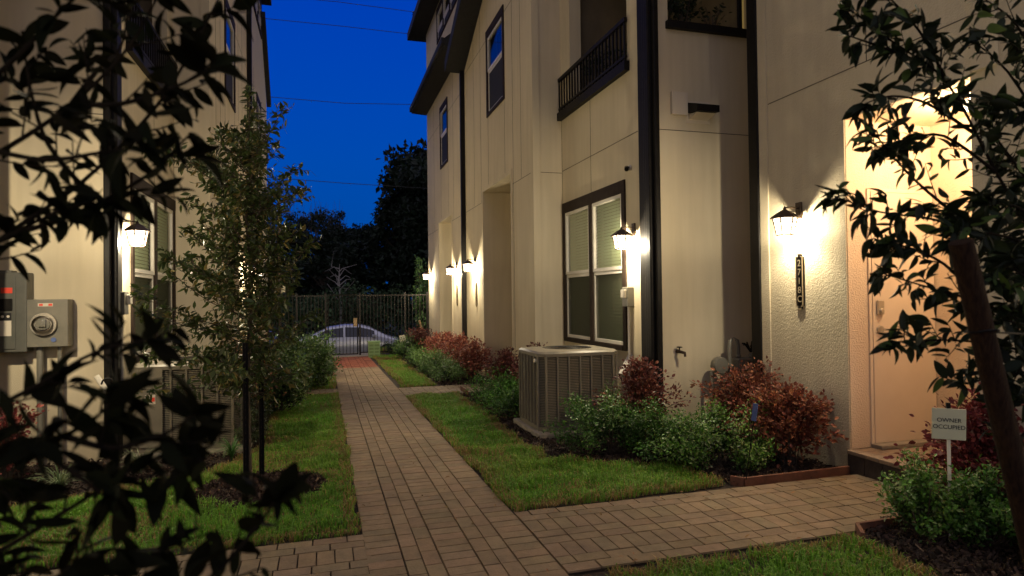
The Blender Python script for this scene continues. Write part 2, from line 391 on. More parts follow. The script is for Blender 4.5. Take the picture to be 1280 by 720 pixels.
def lawn(poly, dens, h, w, label, holes=()):
    poly = soften(poly, .12, .03)
    sheet('lawn_soil', poly, M['turf'], .014)
    P = scatter(poly, dens)
    for cx, cy, r in holes: P = P[np.hypot(P[:, 0]-cx, (P[:, 1]-cy)*1.1) > r*(.85+.3*vnoise(P, 9, 5))]
    nz = vnoise(P, 5, 2)*.6+vnoise(P, 17, 3)*.4
    P = P[rng.random(len(P)) < .35+1.0*nz]; n = len(P); nz = vnoise(P, 5, 2)*.6+vnoise(P, 17, 3)*.4
    big = vnoise(P, 1.3, 9)
    z = gz(P[:, 1])+.012
    ang = rng.uniform(0, 2*PI, n); lean = rng.uniform(.15, 1.0, n)
    hh = h*rng.uniform(.45, 1.15, n)*(.6+.7*nz)*(.65+.7*vnoise(P, 8, 21)); ww = w*rng.uniform(.7, 1.3, n)
    dx, dy = np.cos(ang), np.sin(ang)
    V = np.zeros((n, 5, 3), np.float32)
    sx, sy = -dy*ww*.5, dx*ww*.5
    b = np.stack([P[:, 0], P[:, 1], z], 1)
    V[:, 0] = b-np.stack([sx, sy, 0*sx], 1); V[:, 1] = b+np.stack([sx, sy, 0*sx], 1)
    mid = b+np.stack([dx*hh*lean*.35, dy*hh*lean*.35, hh*.62], 1)
    V[:, 2] = mid-np.stack([sx, sy, 0*sx], 1)*.85; V[:, 3] = mid+np.stack([sx, sy, 0*sx], 1)*.85
    V[:, 4] = b+np.stack([dx*hh*lean, dy*hh*lean, hh*(1.05-.45*lean)], 1)
    pa = np.array(poly); pb = np.roll(pa, -1, 0); ed = np.full(n, 9.)
    for a_, b_ in zip(pa, pb):
        ab = b_-a_; tt = np.clip(((P-a_)@ab)/(ab@ab+1e-9), 0, 1); ed = np.minimum(ed, np.linalg.norm(P-a_-tt[:, None]*ab, axis=1))
    g = np.array((.145, .35, .035))[None]*(1-.45*big[:, None])+np.array((.22, .25, .05))[None]*(.45*big[:, None])
    C = g*(1+.35*rng.uniform(-1, 1, (n, 1)))
    pat = vnoise(P, 2.6, 12); V[:, 4, 2] -= (hh*.35*(pat > .62)).astype(np.float32); dry = rng.random(n) < .09+.30*(pat > .68)+.45*(ed < .07+.06*nz); C[dry] = np.array((.30, .21, .08))*(1+.3*rng.uniform(-1, 1, (dry.sum(), 1)))
    o = mesh_np('lawn_grass', V.reshape(-1, 3), BLADE[1], n, 5, np.repeat(C, 5, 0), M['grass'])
    tag(o, label, 'grass', None, 'stuff'); return o
lawn_right = [(1.245, 4.26), (1.24, 10.28), (2.08, 10.3), (2.08, 8.8), (1.98, 6.8), (1.99, 5.6), (2.4, 5.25), (2.95, 5.05), (3.0, 4.32)]
lawn(lawn_right, 9500, .075, .0065, 'green lawn between the main brick walk and the right shrub bed')
lawn_left = [(.218, 4.165), (.218, 11.05), (-.75, 11.0), (-.62, 7.2), (-1.0, 6.1), (-1.9, 5.7), (-3.0, 5.2), (-3.0, 4.2)]
lawn(lawn_left, 8500, .07, .0065, 'patchy lawn around the young tree on the left', [(-.5, 5.45, .50)])
lawn([(1.32, 11.42), (1.32, 17.3), (1.98, 17.4), (1.95, 14), (1.95, 11.5)], 5000, .075, .009, 'narrow far lawn strip beside the walk before the green pedestal')
lawn([(1.32, 17.7), (1.32, 19.0), (2.2, 19.0), (2.05, 17.8)], 5000, .09, .010, 'small bright lawn patch around the green pedestal')
lawn([(.19, 11.78), (.19, 15), (-.65, 15), (-.65, 11.8)], 4500, .075, .009, 'small lawn patch by the left shrubs')
lawn([(1.45, 3.14), (3.10, 3.16), (3.0, 2.7), (2.9, 1.6), (1.35, 1.6), (1.35, 2.9)], 9000, .075, .0065, 'ragged lawn corner at the lower right of the side walk')
lawn([(-1.5, 20.4), (-.2, 20.4), (-.2, 24.5), (-9, 24.5), (-9, 20.4)], 900, .22, .02, 'long verge grass beyond the iron fence at the left')
lawn([(1.6, 20.4), (1.6, 24.5), (9, 24.5), (9, 20.4)], 900, .22, .02, 'long verge grass beyond the iron fence at the right')

# mulch chips over the beds
def chips(poly, dens, sz, label, base=(.038, .022, .015)):
    P = scatter(poly, dens); n = len(P)
    tv = [(-.5, -.16, 0), (.5, -.12, 0), (.42, .16, .05), (-.46, .13, .05)]
    d = unit(n); d[:, 2] *= .35
    pos = np.stack([P[:, 0], P[:, 1], gz(P[:, 1])+rng.uniform(.012, .04, n)], 1)
    o = batch('mulch', tv, [(0, 1, 2, 3)], pos, frames(np.cross(d, unit(n)), d+np.array((0, 0, .8))), sz*rng.uniform(.5, 1.5, n), tint(n, base, .5, (.12, .08, .05), .06), M['chips'])
    tag(o, label, 'mulch', None, 'stuff')
chips([(2.0, 5.55), (2.45, 5.2), (3.0, 4.95), (3.05, 4.3), (4.15, 4.3), (4.15, 5.4), (4.9, 6.2), (3.5, 6.2), (3.5, 9.1), (3.05, 9.1), (3.05, 10.2), (2.1, 10.2), (2.1, 8.7), (2.0, 6.8)], 2600, .04, 'dark brown mulch in the bed along the right wall')
chips([(3.12, 3.2), (3.5, 3.35), (4.2, 3.3), (4.2, 1.5), (2.9, 1.5), (3.1, 2.7)], 2600, .04, 'dark mulch under the sign at the lower right')
chips([(-.5+.52*math.cos(t*.4), 5.45+.5*math.sin(t*.4)) for t in range(16)], 5000, .045, 'ring of dark mulch chips around the young tree', (.045, .024, .018))
chips([(-.62, 7.2), (-.75, 11), (-1.5, 11), (-2, 9.8), (-2, 7.0), (-2.7, 7), (-2.7, 5.4), (-1.9, 5.8), (-1, 6.2)], 1800, .04, 'brown mulch and leaf litter along the left wall')
chips([(2.0, 11.4), (2.05, 17.5), (3.05, 19), (3.05, 11.4)], 700, .06, 'dark mulch under the far right shrubs')
# fallen leaves on the lawns and walks
P = np.concatenate([scatter([(-2.5, 4.0), (2.9, 4.0), (2.9, 5.2), (1.3, 6.5), (-1, 6)], 22), scatter([(1.5, 2.2), (3.1, 2.4), (3.2, 3.5), (1.5, 3.3)], 28), scatter([(1.3, 3.2), (4.1, 3.3), (4.1, 4.2), (1.3, 4.2)], 9), scatter([(.25, 2.6), (1.2, 2.6), (1.2, 9), (.25, 9)], 5), scatter([(2.2, 4.35), (3.1, 4.35), (2.9, 5.1), (2.3, 5.2)], 45)])
n = len(P); d = unit(n); d[:, 2] *= .15
o = batch('fallen_leaves', *LEAF_MED, np.stack([P[:, 0], P[:, 1], gz(P[:, 1])+.045], 1), frames(d, unit(n)*.4+np.array((0, 0, 1))), rng.uniform(.02, .045, n), tint(n, (.22, .13, .055), .4), M['leaf_matte'])
tag(o, 'dry fallen leaves scattered on lawn and brick walk', 'leaves', None, 'stuff')

# ------------------------------------------------------------------ buildings
TR = lambda x, y, z: (x, y, z)
TL = lambda x, y, z: (1.5-x, y+.8, z)
TOPZ = 10.6
def wall_x(m, X, y0, y1, z0, z1, holes, depth, mi=0, rmi=None):
    """a wall in the plane x=X (room side +x) with rectangular holes (ya,yb,za,zb,depth)"""
    ysx = sorted(set([y0, y1]+[v for h in holes for v in h[:2]])); zs = sorted(set([z0, z1]+[v for h in holes for v in h[2:4]]))
    for a, b in zip(ysx, ysx[1:]):
        for c, d in zip(zs, zs[1:]):
            cy, cz = (a+b)/2, (c+d)/2
            if any(h[0] < cy < h[1] and h[2] < cz < h[3] for h in holes): continue
            m.quad((X, a, c), (X, b, c), (X, b, d), (X, a, d), mi)
    for h in holes:
        a, b, c, d = h[:4]; D = h[4]; r = mi if rmi is None else rmi; E = X+D
        m.quad((X, a, c), (E, a, c), (E, a, d), (X, a, d), r); m.quad((X, b, c), (E, b, c), (E, b, d), (X, b, d), r)
        m.quad((X, a, d), (E, a, d), (E, b, d), (X, b, d), r); m.quad((X, a, c), (E, a, c), (E, b, c), (X, b, c), r)
        if len(h) > 5: m.quad((E, a, c), (E, b, c), (E, b, d), (E, a, d), r)
def wall_y(m, Y, x0, x1, z0, z1, hole=None, mi=0):
    if not hole: m.quad((x0, Y, z0), (x1, Y, z0), (x1, Y, z1), (x0, Y, z1), mi); return
    a, b, c, d = hole
    m.quad((x0, Y, z0), (x1, Y, z0), (x1, Y, c), (x0, Y, c), mi); m.quad((x0, Y, d), (x1, Y, d), (x1, Y, z1), (x0, Y, z1), mi)
    m.quad((x0, Y, c), (a, Y, c), (a, Y, d), (x0, Y, d), mi); m.quad((b, Y, c), (x1, Y, c), (x1, Y, d), (b, Y, d), mi)
    for q in ((a, c, b, c), (a, d, b, d), (a, c, a, d), (b, c, b, d)):
        m.quad((q[0], Y, q[1]), (q[2], Y, q[3]), (q[2], Y+.14, q[3]), (q[0], Y+.14, q[1]), mi)

def window_x(T, X, y0, y1, z0, z1, units, root, zr=None, trim=.09, head=.15, low=True, upper=False):
    """dark-trimmed double hung window set in a wall of plane x=X"""
    m = MB(T)
    m.box(X-.025, X+.03, y0, y1, z1-head, z1); m.box(X-.022, X+.03, y0, y0+trim, z0, z1-head-.001); m.box(X-.022, X+.03, y1-trim, y1, z0, z1-head-.001)
    m.box(X-.03, X+.03, y0+trim+.001, y1-trim-.001, z0, z0+.06)
    iy0, iy1, iz0, iz1 = y0+trim, y1-trim, z0+.062, z1-head-.002
    w = (iy1-iy0-(units-1)*.10)/units
    for i in range(units-1): a = iy0+(i+1)*w+i*.10; m.box(X-.021, X+.03, a, a+.10, iz0, iz1)
    win = m.build('window', M['trim_dark'], root, bevel=.003)
    zr = zr or (iz0+iz1)/2
    s = MB(T); g = MB(T); bl = MB(T); sc = MB(T); dk = MB(T)
    for i in range(units):
        a = iy0+i*(w+.10)+.002; b = a+w-.004; t = .045
        for c, d, xo in ((iz0, zr+.02, .016), (zr-.02, iz1, .002)):
            xa, xb = X-.012+xo, X+.026+xo
            if c == zr-.02: c = zr+.021
            s.box(xa, xb, a, a+t, c, d); s.box(xa, xb, b-t, b, c, d); s.box(xa, xb, a+t+.0005, b-t-.0005, c, c+t); s.box(xa, xb, a+t+.0005, b-t-.0005, d-t, d)
            g.quad((xb-.01, a+t, c+t), (xb-.01, b-t, c+t), (xb-.01, b-t, d-t), (xb-.01, a+t, d-t))
        if upper:
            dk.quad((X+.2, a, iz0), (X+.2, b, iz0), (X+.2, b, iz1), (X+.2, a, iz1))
            sc.quad((X+.012, a+t, iz0+t), (X+.012, b-t, iz0+t), (X+.012, b-t, zr), (X+.012, a+t, zr))
        else:
            z = iz0
            while z < iz1: 
                bl.add([(X+.05, a, z), (X+.05, b, z), (X+.062, b, z+.041), (X+.062, a, z+.041)], [(0, 1, 2, 3)]); z += .042
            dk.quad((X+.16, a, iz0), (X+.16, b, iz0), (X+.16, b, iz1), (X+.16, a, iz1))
            sc.quad((X+.012, a+t, iz0+t), (X+.012, b-t, iz0+t), (X+.012, b-t, zr), (X+.012, a+t, zr))
    s.build('sash', M['white'], win, bevel=.003); g.build('pane', M['pane_high'] if upper else M['pane'], win)
    if upper: sc.build('insect_screen', M['dark'], win)
    else:
        bl.build('blind', M['blind'], win); sc.build('insect_screen', M['screen'], win)
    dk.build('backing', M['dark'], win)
    return win
# insect screen: half see-through cloth
m_, N_, L2_ = mat('insect_screen'); o_ = N_.new('ShaderNodeOutputMaterial'); t_ = N_.new('ShaderNodeBsdfTransparent'); d_ = N_.new('ShaderNodeBsdfDiffuse'); d_.inputs[0].default_value = (.05, .05, .035, 1)
x_ = N_.new('ShaderNodeMixShader'); x_.inputs[0].default_value = .68; L2_.new(t_.outputs[0], x_.inputs[1]); L2_.new(d_.outputs[0], x_.inputs[2]); L2_.new(x_.outputs[0], o_.inputs[0]); M['screen'] = m_

def townhouse(T, side, label):
    root = empty('townhouse_row', T(3.5, 6.25, 0), label, 'house')
    root_inv = Vector(root.location)
    TT = lambda x, y, z: tuple(Vector(T(x, y, z))-root_inv)
    XW, XB, XD = 3.5, 3.05, 4.2
    END = 19.3 if side == 'r' else 18.9
    w = MB(TT)
    zb = -.6
    # window bay
    wall_x(w, XW, 6.25, 9.13, zb, TOPZ, [(7.03, 9.04, .85, 2.88, .2), (6.9, 8.74, 4.3, 6.75, .18)], .2)
    # return towards the door wall, with the corner balcony's opening
    wall_y(w, 6.25, XW, 5.6, zb, TOPZ, (3.67, 4.74, 4.52, 6.75))
    w.quad((5.2, 5.0, zb), (5.2, 6.25, zb), (5.2, 6.25, TOPZ), (5.2, 5.0, TOPZ))
    # balcony room
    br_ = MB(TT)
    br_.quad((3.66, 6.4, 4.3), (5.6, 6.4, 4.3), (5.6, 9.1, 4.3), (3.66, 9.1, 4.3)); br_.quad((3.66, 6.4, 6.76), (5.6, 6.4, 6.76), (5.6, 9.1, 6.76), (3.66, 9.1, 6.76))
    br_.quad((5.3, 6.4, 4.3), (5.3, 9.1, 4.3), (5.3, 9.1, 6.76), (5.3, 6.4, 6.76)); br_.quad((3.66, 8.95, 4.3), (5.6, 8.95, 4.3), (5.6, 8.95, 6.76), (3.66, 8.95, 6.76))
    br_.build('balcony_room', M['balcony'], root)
    # far bay
    wall_y(w, 9.13, XB, XW, zb, TOPZ)
    YT = END if side == 'r' else 17.5
    wall_x(w, XB, 9.13, YT, zb, TOPZ, [(10.33, 12.3, -.3, 3.58, 1.3, 1), (15.58, 17.35, -.3, 3.54, 1.3, 1), (10.70, 11.86, 5.0, 6.55, .2), (15.98, 16.98, 5.0, 6.55, .2), (14.6, 17.3, 8.5, 9.35, .2)], .2)
    ZE = TOPZ if side == 'r' else 7.25
    if side == 'l': w.add([(XB, YT, zb), (XB, END, zb), (XB, END, ZE), (XB, YT, 8.75)], [(0, 1, 2, 3)]); w.quad((XB, YT, 8.75), (XB, END, ZE), (9, END, ZE), (9, YT, 8.75)); w.quad((XB, YT, 8.7), (9, YT, 8.7), (9, YT, TOPZ), (XB, YT, TOPZ))
    w.quad((XB, END, zb), (9, END, zb), (9, END, ZE), (XB, END, ZE))
    w.quad((XB, 9.13, TOPZ), (9, 9.13, TOPZ), (9, YT, TOPZ), (XB, YT, TOPZ)); w.quad((XW, -1.5, TOPZ), (9, -1.5, TOPZ), (9, 9.13, TOPZ), (XW, 9.13, TOPZ))
    # back wall so no light leaks in
    w.quad((9, -1.5, zb), (9, END, zb), (9, END, TOPZ), (9, -1.5, TOPZ))
    # corner boards
    w.box(XB-.012, XB+.10, 9.118, 9.24, zb, TOPZ-.01)
    for a, b, z1 in ((10.33, 12.3, 3.58), (15.58, 17.35, 3.54)):
        w.box(XB-.014, XB-.001, a-.07, a-.001, -.3, z1+.07); w.box(XB-.014, XB-.001, b+.001, b+.07, -.3, z1+.07); w.box(XB-.014, XB-.001, a, b, z1+.001, z1+.07)
    # expansion joints
    j = .004
    def jz(X, y0, y1, z): w.box(X-.0022, X+.001, y0, y1, z-j, z+j, 1)
    def jy(X, y, z0, z1): w.box(X-.0022, X+.001, y-j, y+j, z0, z1, 1)
    jz(XW, 6.66, 9.1, 3.4); w.box(XW+.03, 4.95, 6.2478, 6.251, 3.32-j, 3.32+j, 1); w.box(XB+.11, XW, 9.1278, 9.131, 3.38-j, 3.38+j, 1)
    jy(XW, 8.02, 2.9, 4.2); jy(XW, 9.10, -.1, 4.2); jy(XW, 6.64, -.1, 4.2); 
    for a, b in ((9.25, 10.25), (12.38, 13.9), (14.1, 15.5), (17.43, END-.02)): jz(XB, a, b, 3.39)
    jz(XB, 9.25, 10.68, 6.47); jz(XB, 11.9, 13.9, 6.47); jz(XB, 14.1, 15.95, 6.2); jz(XB, 17.0, YT-.02, 6.2)
    for y, z0, z1 in ((13.05, 3.4, 9), (12.45, 3.4, 9), (11.86, 3.66, 4.98), (10.7, 3.66, 4.98), (10.2, 0, 9), (9.75, 3.4, 9), (16.98, 3.6, 4.98), (15.95, 3.6, 4.98), (15.3, 3.4, 7), (18.1, 3.4, 7)): jy(XB, y, z0, z1)
    jz(XB+1.298, 10.34, 12.29, 3.0); jz(XB+1.298, 10.34, 12.29, 2.1)
    o = w.build('wall', [M['stucco'], M['groove']], root)
    # side wall of opening interior panels get their joints on the far reveal
    d = MB(TT)
    wall_x(d, XD, -1.5, 5.42, zb, TOPZ, [(3.25, 4.33, .2, 2.95, .001)], .001)
    d.quad((XD, 5.42, zb), (5.2, 5.42, zb), (5.2, 5.42, TOPZ), (XD, 5.42, TOPZ))
    d.box(XD-.03, XD-.0005, 3.06, 3.22, 2.97, TOPZ-.02)
    d.box(XD-.012, XD-.0005, 5.30, 5.42, zb, TOPZ-.02)
    d.box(XD-.012, XD-.0005, 4.335, 4.40, .0, 3.02); d.box(XD-.012, XD-.0005, 3.24, 4.334, 2.952, 3.02)
    d.box(XD-.0022, XD+.001, 3.23, 5.29, 3.36-j, 3.36+j, 1); d.box(XD-.0022, XD+.001, 4.10-j, 4.10+j, 3.36, TOPZ-.1, 1)
    d.build('entrance_wall', [M['stucco_coarse'], M['groove']], root)
    a = MB(TT)
    X2 = 5.12
    a.quad((XD, 4.331, .2), (4.40, 4.331, .2), (4.40, 4.331, 2.95), (XD, 4.331, 2.95)); a.quad((4.40, 4.331, 2.38), (X2, 4.331, 2.38), (X2, 4.331, 2.95), (4.40, 4.331, 2.95))
    a.quad((X2, 3.25, .2), (X2, 4.331, .2), (X2, 4.331, 2.95), (X2, 3.25, 2.95)); a.quad((XD, 3.25, 2.951), (X2, 3.25, 2.951), (X2, 4.331, 2.951), (XD, 4.331, 2.951))
    a.quad((XD+.002, 3.249, .2), (X2, 3.249, .2), (X2, 3.249, 2.95), (XD+.002, 3.249, 2.95))
    a.build('entrance_alcove', M['alcove'], root)
    # entrance door
    dr = MB(TT); dr.box(4.4335, 5.0765, 4.312, 4.34, .235, 2.3475)
    door = dr.build('door', M['door'], root, bevel=.002)
    f = MB(TT); f.box(4.40, 4.43, 4.316, 4.335, .2, 2.38); f.box(5.08, 5.11, 4.316, 4.335, .2, 2.38); f.box(4.431, 5.079, 4.316, 4.335, 2.35, 2.38); f.build('door_frame', M['door'], door, bevel=.003)
    f = MB(TT); f.box(4.40, 5.11, 4.22, 4.33, .2, .233); f.build('threshold', M['concrete'], door, bevel=.004)
    if side == 'r':
        f = MB(TT); f.lathe([(.001, -.02), (.030, -.018), (.033, 0)], 20, (4.50, 4.311, 1.19), axis='y'); f.tube([(4.50, 4.27, 1.19), (4.50, 4.235, 1.19)], .010); f.tube([(4.50, 4.24, 1.19), (4.55, 4.237, 1.192), (4.615, 4.245, 1.185)], [.010, .009, .007])
        f.build('handle', M['nickel'], door, smooth=True)
        f = MB(TT); f.box(4.467, 4.533, 4.288, 4.311, 1.315, 1.435); f.lathe([(.02, -.015), (.024, 0)], 16, (4.50, 4.288, 1.345), axis='y'); f.build('deadbolt', M['nickel'], door, bevel=.006)
    # porch step of brick
    if True:
        s = MB(TT); s.box(4.19, X2-.001, 3.0, 4.329, -.05, .168); sob = s.build('porch_step', M['concrete'], root)
        c = []
        y = 2.95
        k = 0
        sx = MB(TT)
        for i in range(8):
            y0 = 2.95+i*.1725
            sx.box(4.15, 4.188, y0, y0+.165, .0, .168)
        sx.build('riser_brick', M['darkbrick'], sob, bevel=.004)
        sx = MB(TT)
        for i in range(13):
            y0 = 2.95+i*.106
            sx.box(4.145, 4.34, y0, y0+.100, .170, .200)
            for q in range(4): sx.box(4.345+q*.206, 4.345+q*.206+.2, y0, y0+.1, .170, .199)
        sx.build('tread_brick', M['treadbrick'], sob, bevel=.004)
    # windows
    window_x(TT, XW, 6.99, 9.08, .83, 2.90, 2, root, 1.80)
    window_x(TT, XB, 10.66, 11.90, 4.95, 6.6, 1, root, 5.78, upper=True)
    window_x(TT, XB, 15.94, 17.02, 4.95, 6.6, 1, root, 5.78, upper=True)
    window_x(TT, XB, 14.55, 17.35, 8.45, 9.4, 3, root, 8.75, upper=True)
    # balcony rails
    b = MB(TT)
    b.box(XW-.07, XW-.002, 6.84, 9.12, 4.17, 4.285); b.box(XW-.055, XW-.015, 6.86, 9.11, 4.76, 4.81); b.box(XW-.05, XW-.02, 6.86, 9.11, 4.33, 4.36)
    y = 6.88
    while y < 9.1: b.box(XW-.045, XW-.025, y, y+.02, 4.286, 4.76); y += .105
    b.build('balcony_railing', M['black'], root)
    b = MB(TT); b.box(3.64, 4.95, 6.19, 6.30, 4.44, 4.52); b.box(4.60, 4.64, 6.26, 6.30, 4.521, 6.7); b.build('opening_sill', M['black'], root)
    b = MB(TT); b.quad((4.66, 6.36, 4.5), (4.76, 6.36, 4.5), (4.76, 6.36, 6.7), (4.66, 6.36, 6.7)); b.build('lit_curtain', M['curtain'], root)
    # rain pipes and black corner casings
    for name, boxes in (('downspout', [(XW-.075, XW-.003, 6.27, 6.36), (XW-.05, XW-.003, 6.37, 6.45), (XW-.03, XW-.002, 6.455, 6.60)]), ('downspout', [(XD-.028, XD+.09, 5.425, 5.57)]), ('downspout', [(XB-.10, XB-.002, 13.92, 14.02)])):
        b = MB(TT)
        for q in boxes: b.box(q[0], q[1], q[2], q[3], -.15, 9.0 if q[2] < 13 else (7.0 if side == 'r' else 9.4))
        if boxes[0][2] < 7 and boxes[0][2] > 6: b.box(XW-.03, XW+.035, 6.215, 6.268, -.15, 9.0)
        b.build('downspout', M['black'], root, bevel=.012)
    # eaves and roofs
    if side == 'r':
        e = MB(TT)
        e.add([(2.60, 13.95, 7.10), (2.60, 13.95, 7.26), (3.05, 13.95, 7.62), (3.05, 13.95, 7.07), (2.60, END+.1, 7.10), (2.60, END+.1, 7.26), (3.05, END+.1, 7.62), (3.05, END+.1, 7.07)], [(0, 1, 2, 3), (4, 7, 6, 5), (0, 4, 5, 1), (1, 5, 6, 2), (0, 3, 7, 4)])
        e.box(2.54, 2.598, 13.93, END+.12, 7.14, 7.27)
        e.build('eave', M['roof'], root)
        e = MB(TT); # gable verge climbing towards the camera
        y0, z0_, y1, z1_ = 14.0, 6.52, 9.6, 8.55
        for dz, (xa, xb) in ((0, (2.62, 3.05)),):
            e.add([(xa, y0, z0_), (xb, y0, z0_), (xb, y1, z1_), (xa, y1, z1_), (xa, y0, z0_+.24), (xb, y0, z0_+.24), (xb, y1, z1_+.24), (xa, y1, z1_+.24)], [(0, 1, 2, 3), (4, 5, 6, 7), (0, 1, 5, 4), (1, 2, 6, 5), (2, 3, 7, 6), (3, 0, 4, 7)])
        e.build('gable_verge', M['roof'], root)
    else:
        e = MB(TT)
        e.add([(2.93, YT-.3, 9.0), (3.05, YT-.3, 9.0), (3.05, END+.15, 7.13), (2.93, END+.15, 7.13), (2.93, YT-.3, 9.14), (3.05, YT-.3, 9.14), (3.05, END+.15, 7.30), (2.93, END+.15, 7.30)], [(0, 1, 2, 3), (4, 5, 6, 7), (0, 1, 5, 4), (1, 2, 6, 5), (2, 3, 7, 6), (3, 0, 4, 7)])
        e.build('gable_verge', M['roof'], root)
    e = MB(TT); e.box(2.55 if side == 'r' else 2.8, 9.2, 9.0, YT+.55 if side == 'r' else YT+.12, 9.5, 9.72); e.build('upper_roof', M['roof'], root)
    return root
M['balcony'] = srf('balcony_wall_shaded', (.16, .125, .07), .85, c2=(.20, .155, .09), nscale=2)  # darker than the outer stucco: shade of the recess put into the paint
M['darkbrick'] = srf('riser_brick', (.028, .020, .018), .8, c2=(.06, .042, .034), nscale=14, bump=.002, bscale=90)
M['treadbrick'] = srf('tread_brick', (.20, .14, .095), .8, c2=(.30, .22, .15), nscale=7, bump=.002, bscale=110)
townhouse(TR, 'r', 'cream stucco townhouse row on the right with black balcony rail and peach lit entrance')
townhouse(TL, 'l', 'cream stucco townhouse row on the left behind the young tree')

# ------------------------------------------------------------------ wall lanterns
LIGHTC = (1.0, .86, .60)
def lantern():
    root = empty('wall_lantern', (0, 0, 0), 'x', 'lantern')
    m = MB(); m.box(-.022, 0, -.035, .035, -.075, .075); m.build('backplate', M['bronze'], root, bevel=.004)
    m = MB(); m.tube([(-.02, 0, .02), (-.09, 0, .028), (-.165, 0, .02)], .007); m.build('arm', M['bronze'], root, smooth=True)
    cx = -.165
    m = MB()
    m.lathe([(.128, -.078), (.130, -.070), (.07, -.025), (.03, -.002), (.022, .004)], 6, (cx, 0, 0), ph=PI/6); m.lathe([(.012, 0), (.016, .012), (.010, .022), (.002, .036)], 10, (cx, 0, .002))
    m.build('cap', M['bronze'], root)
    z1, z0 = -.079, -.225; R1, R0 = .104, .072
    m = MB()
    for k in range(6):
        t = PI/6+k*PI/3; a = (cx+R1*math.cos(t), R1*math.sin(t), z1); b = (cx+R0*math.cos(t), R0*math.sin(t), z0); m.tube([a, b], .0065, 6)
        t2 = t+PI/3; m.tube([b, (cx+R0*math.cos(t2), R0*math.sin(t2), z0)], .0065, 6)
        f = .22; q = lambda t, f: (cx+(R1+(R0-R1)*f)*math.cos(t), (R1+(R0-R1)*f)*math.sin(t), z1+(z0-z1)*f)
        m.tube([q(t, f), q(t2, f)], .0035, 5)
    m.build('frame', M['bronze'], root)
    m = MB()
    for k in range(6):
        t = PI/6+k*PI/3; t2 = t+PI/3; a = R1-.003; b = R0-.003
        m.quad((cx+a*math.cos(t), a*math.sin(t), z1), (cx+a*math.cos(t2), a*math.sin(t2), z1), (cx+b*math.cos(t2), b*math.sin(t2), z0+.006), (cx+b*math.cos(t), b*math.sin(t), z0+.006))
    m.build('glass', M['glow'], root)
    m = MB(); m.lathe([(.004, -.035), (.02, -.02), (.024, 0), (.016, .022), (.008, .035)], 12, (cx, 0, -.18)); m.build('bulb', M['bulbglass'], root, smooth=True)
    return root
proto = lantern()
lamps = [  # x, y, z, side, power, label
    (4.2, 4.88, 2.26, 1, 1.0, 'lit lantern above the house number beside the peach entrance'),
    (3.5, 6.78, 2.27, 1, 1.0, 'lit lantern between the near right window and the black rain pipe'),
    (3.05, 13.05, 2.27, 1, 1.0, 'lit lantern beside the tall recess, in front of the far rain pipe'),
    (3.05, 14.98, 2.27, 1, 1.0, 'lit lantern just past the far rain pipe on the right wall'),
    (3.05, 18.75, 2.27, 1, 1.0, 'small far lit lantern at the end corner of the right wall'),
    (-2.0, 7.40, 2.30, -1, 1.0, 'lit lantern on the left wall beside the near window'),
    (-1.55, 13.75, 2.27, -1, 1.0, 'lit lantern half hidden behind the young tree'),
    (-1.55, 15.68, 2.27, -1, 1.0, 'farther lit lantern glimpsed through the young tree'),
    (-2.7, 5.68, 2.26, -1, 1.0, 'lantern lighting the left meter wall'),
    (4.2, .4, 2.26, 1, .16, 'added unseen lantern outside the picture at the lower right'),  # out of view, added to light the sign and nearby shrubs
    (-2.7, -1.2, 2.26, -1, .35, 'added unseen lantern behind the viewer on the left')]  # also unseen, added for light from behind the camera
PW = 60.0
for i, (x, y, z, s, p, lab) in enumerate(lamps):
    o = proto if i == 0 else copy_thing(proto)
    o.location = (x, y, z); o.rotation_euler = (0, 0, 0 if s == 1 else PI); tag(o, lab, 'lantern', 'lit wall lanterns')
    ld = bpy.data.lights.new('lamp_light', 'POINT'); ld.energy = PW*p; ld.color = LIGHTC; ld.shadow_soft_size = .022
    lo = bpy.data.objects.new('lamp_light', ld); col.objects.link(lo); lo.parent = o; lo.location = (-.165, 0, -.20)
# ceiling lamp of the entrance alcove
t = empty('ceiling_lamp', (4.66, 3.6, 2.945), 'round ceiling lamp glowing inside the peach entrance', 'lamp')
m = MB(); m.lathe([(.10, 0), (.10, -.02), (.07, -.025)], 20, (0, 0, 0)); m.build('base', M['bronze'], t, smooth=True)
m = MB(); m.lathe([(.075, -.026), (.08, -.05), (.06, -.085), (.002, -.10)], 20, (0, 0, 0), cap=False); m.build('shade', M['glow'], t, smooth=True)
ld = bpy.data.lights.new('lamp_light', 'POINT'); ld.energy = 62; ld.color = (1, .75, .45); ld.shadow_soft_size = .05
lo = bpy.data.objects.new('lamp_light', ld); col.objects.link(lo); lo.parent = t; lo.location = (0, 0, -.14)

